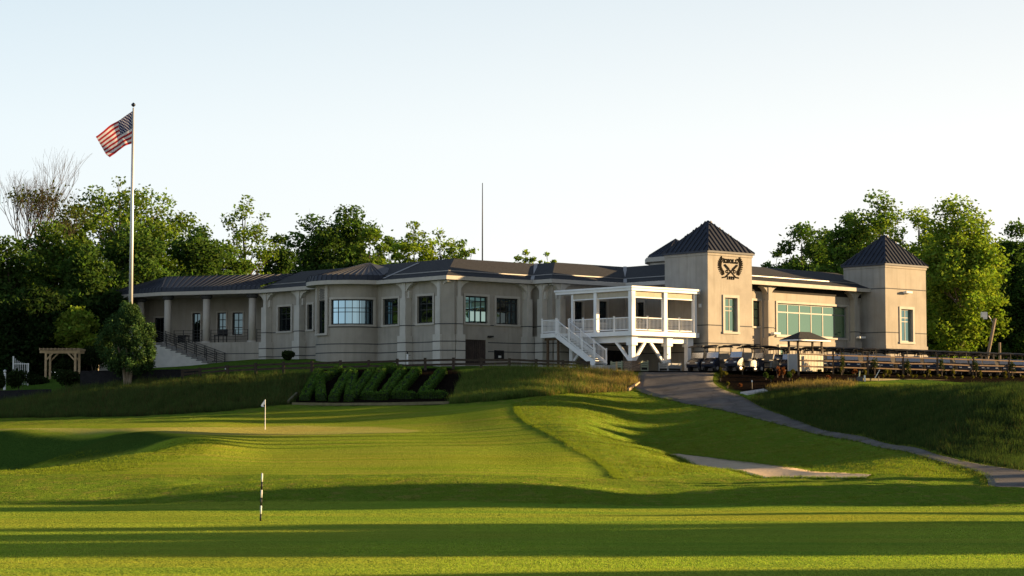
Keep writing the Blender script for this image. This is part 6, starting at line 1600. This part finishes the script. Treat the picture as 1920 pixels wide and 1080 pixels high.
tag(tufts('turf_blades', p, .012, .032, 3, .0045, (.22, .34, .045), (.42, .50, .075), 14, (.55, .50, .16), np.full(n, .12), .02, .7, .02), 'short mown grass blades of the nearest turf', 'grass')
# the higher cut beside the fairway edge
edge = ghp([(962, 757), (966, 775), (985, 792), (1030, 815), (1080, 841), (1120, 866), (1140, 882), (1152, 897)]); t = np.linspace(0, len(edge) - 1, 6000); ex = np.interp(t, range(len(edge)), edge[:, 0]); ey = np.interp(t, range(len(edge)), edge[:, 1])
p = np.stack([ex + rg.uniform(0, .35, 6000), ey + rg.normal(0, .1, 6000)], 1)
tag(tufts('rough_grass', p, .05, .10, 4, .010, (.11, .16, .02), (.20, .25, .03), 9, None, None, .04, .5), 'taller grass step along the fairway edge', 'grass')
# ------------------------------------------------------------------ light
SUN_EL, SUN_AZ = R(9.7), R(83)          # azimuth clockwise from +Y: the sun stands to the right
sd = bpy.data.lights.new('sun', 'SUN'); sd.energy = 15; sd.angle = R(.6); sd.color = (1, .675, .335)
so = bpy.data.objects.new('sun', sd); COL.objects.link(so)
sv = Vector((math.sin(SUN_AZ) * math.cos(SUN_EL), math.cos(SUN_AZ) * math.cos(SUN_EL), math.sin(SUN_EL)))
so.rotation_euler = (-sv).to_track_quat('-Z', 'Y').to_euler(); so.location = (60, 60, 60)
W = bpy.data.worlds.new('World'); SC.world = W; W.use_nodes = True
nt = W.node_tree; nt.nodes.clear()
out = nt.nodes.new('ShaderNodeOutputWorld'); bg = nt.nodes.new('ShaderNodeBackground')
sky = nt.nodes.new('ShaderNodeTexSky'); sky.sky_type = 'NISHITA'; sky.sun_disc = False
sky.sun_elevation = SUN_EL; sky.sun_rotation = SUN_AZ; sky.altitude = 100; sky.air_density = 1; sky.dust_density = 1.2; sky.ozone_density = 1.5
tc = nt.nodes.new('ShaderNodeTexCoord'); sp = nt.nodes.new('ShaderNodeSeparateXYZ'); L(nt, tc.outputs['Generated'], sp.inputs[0])
# pale summer-evening haze low over the horizon, thinner overhead
hz = ramp(nt, sp.outputs['Z'], (1, 1, 1), (0, 0, 0), .14, .72)
azr = N(nt, 'ShaderNodeMapRange'); L(nt, sp.outputs['X'], azr.inputs[0]); azr.inputs[1].default_value = -.35; azr.inputs[2].default_value = .25
zr = N(nt, 'ShaderNodeMapRange'); L(nt, sp.outputs['Z'], zr.inputs[0]); zr.inputs[1].default_value = .22; zr.inputs[2].default_value = .08
fm = N(nt, 'ShaderNodeMath', operation='MULTIPLY_ADD'); L(nt, azr.outputs[0], fm.inputs[0]); fm.inputs[1].default_value = .6; 
fm2 = N(nt, 'ShaderNodeMath', operation='MULTIPLY'); L(nt, zr.outputs[0], fm2.inputs[0]); fm2.inputs[1].default_value = .5; L(nt, fm2.outputs[0], fm.inputs[2])
hcol = mixc(nt, fm.outputs[0], (7.4, 8.8, 9.6), (10.3, 10.2, 9.8))
dim = mixc(nt, hz, (.9, 1.0, 1.3), (.1, .1, .1))
skc = mixc(nt, 1.0, sky.outputs[0], dim, 'MULTIPLY')
hzc = mixc(nt, hz, (0, 0, 0), hcol)
tot = mixc(nt, 1.0, skc, hzc, 'ADD')
dr = nt.nodes.new('ShaderNodeValToRGB'); dx = N(nt, 'ShaderNodeMapRange'); L(nt, sp.outputs['X'], dx.inputs[0]); dx.inputs[1].default_value = -1; dx.inputs[2].default_value = 1
L(nt, dx.outputs[0], dr.inputs[0]); e = dr.color_ramp.elements; e[0].position = 0; e[0].color = (1.35, 1.38, 1.45, 1); e[1].position = 1; e[1].color = (.5, .5, .52, 1)
for ps, cc in ((.36, 1.0), (.64, 1.0), (.78, .5)): q_ = dr.color_ramp.elements.new(ps); q_.color = (cc, cc, cc, 1)
tot = mixc(nt, 1.0, tot, dr.outputs[0], 'MULTIPLY')
L(nt, tot, bg.inputs[0]); bg.inputs[1].default_value = .1
L(nt, bg.outputs[0], out.inputs[0])
SC.view_settings.view_transform = 'Standard'; SC.view_settings.look = 'None'; SC.view_settings.exposure = 0; SC.view_settings.gamma = 1
SC.cycles.max_bounces = 6; SC.cycles.transparent_max_bounces = 4
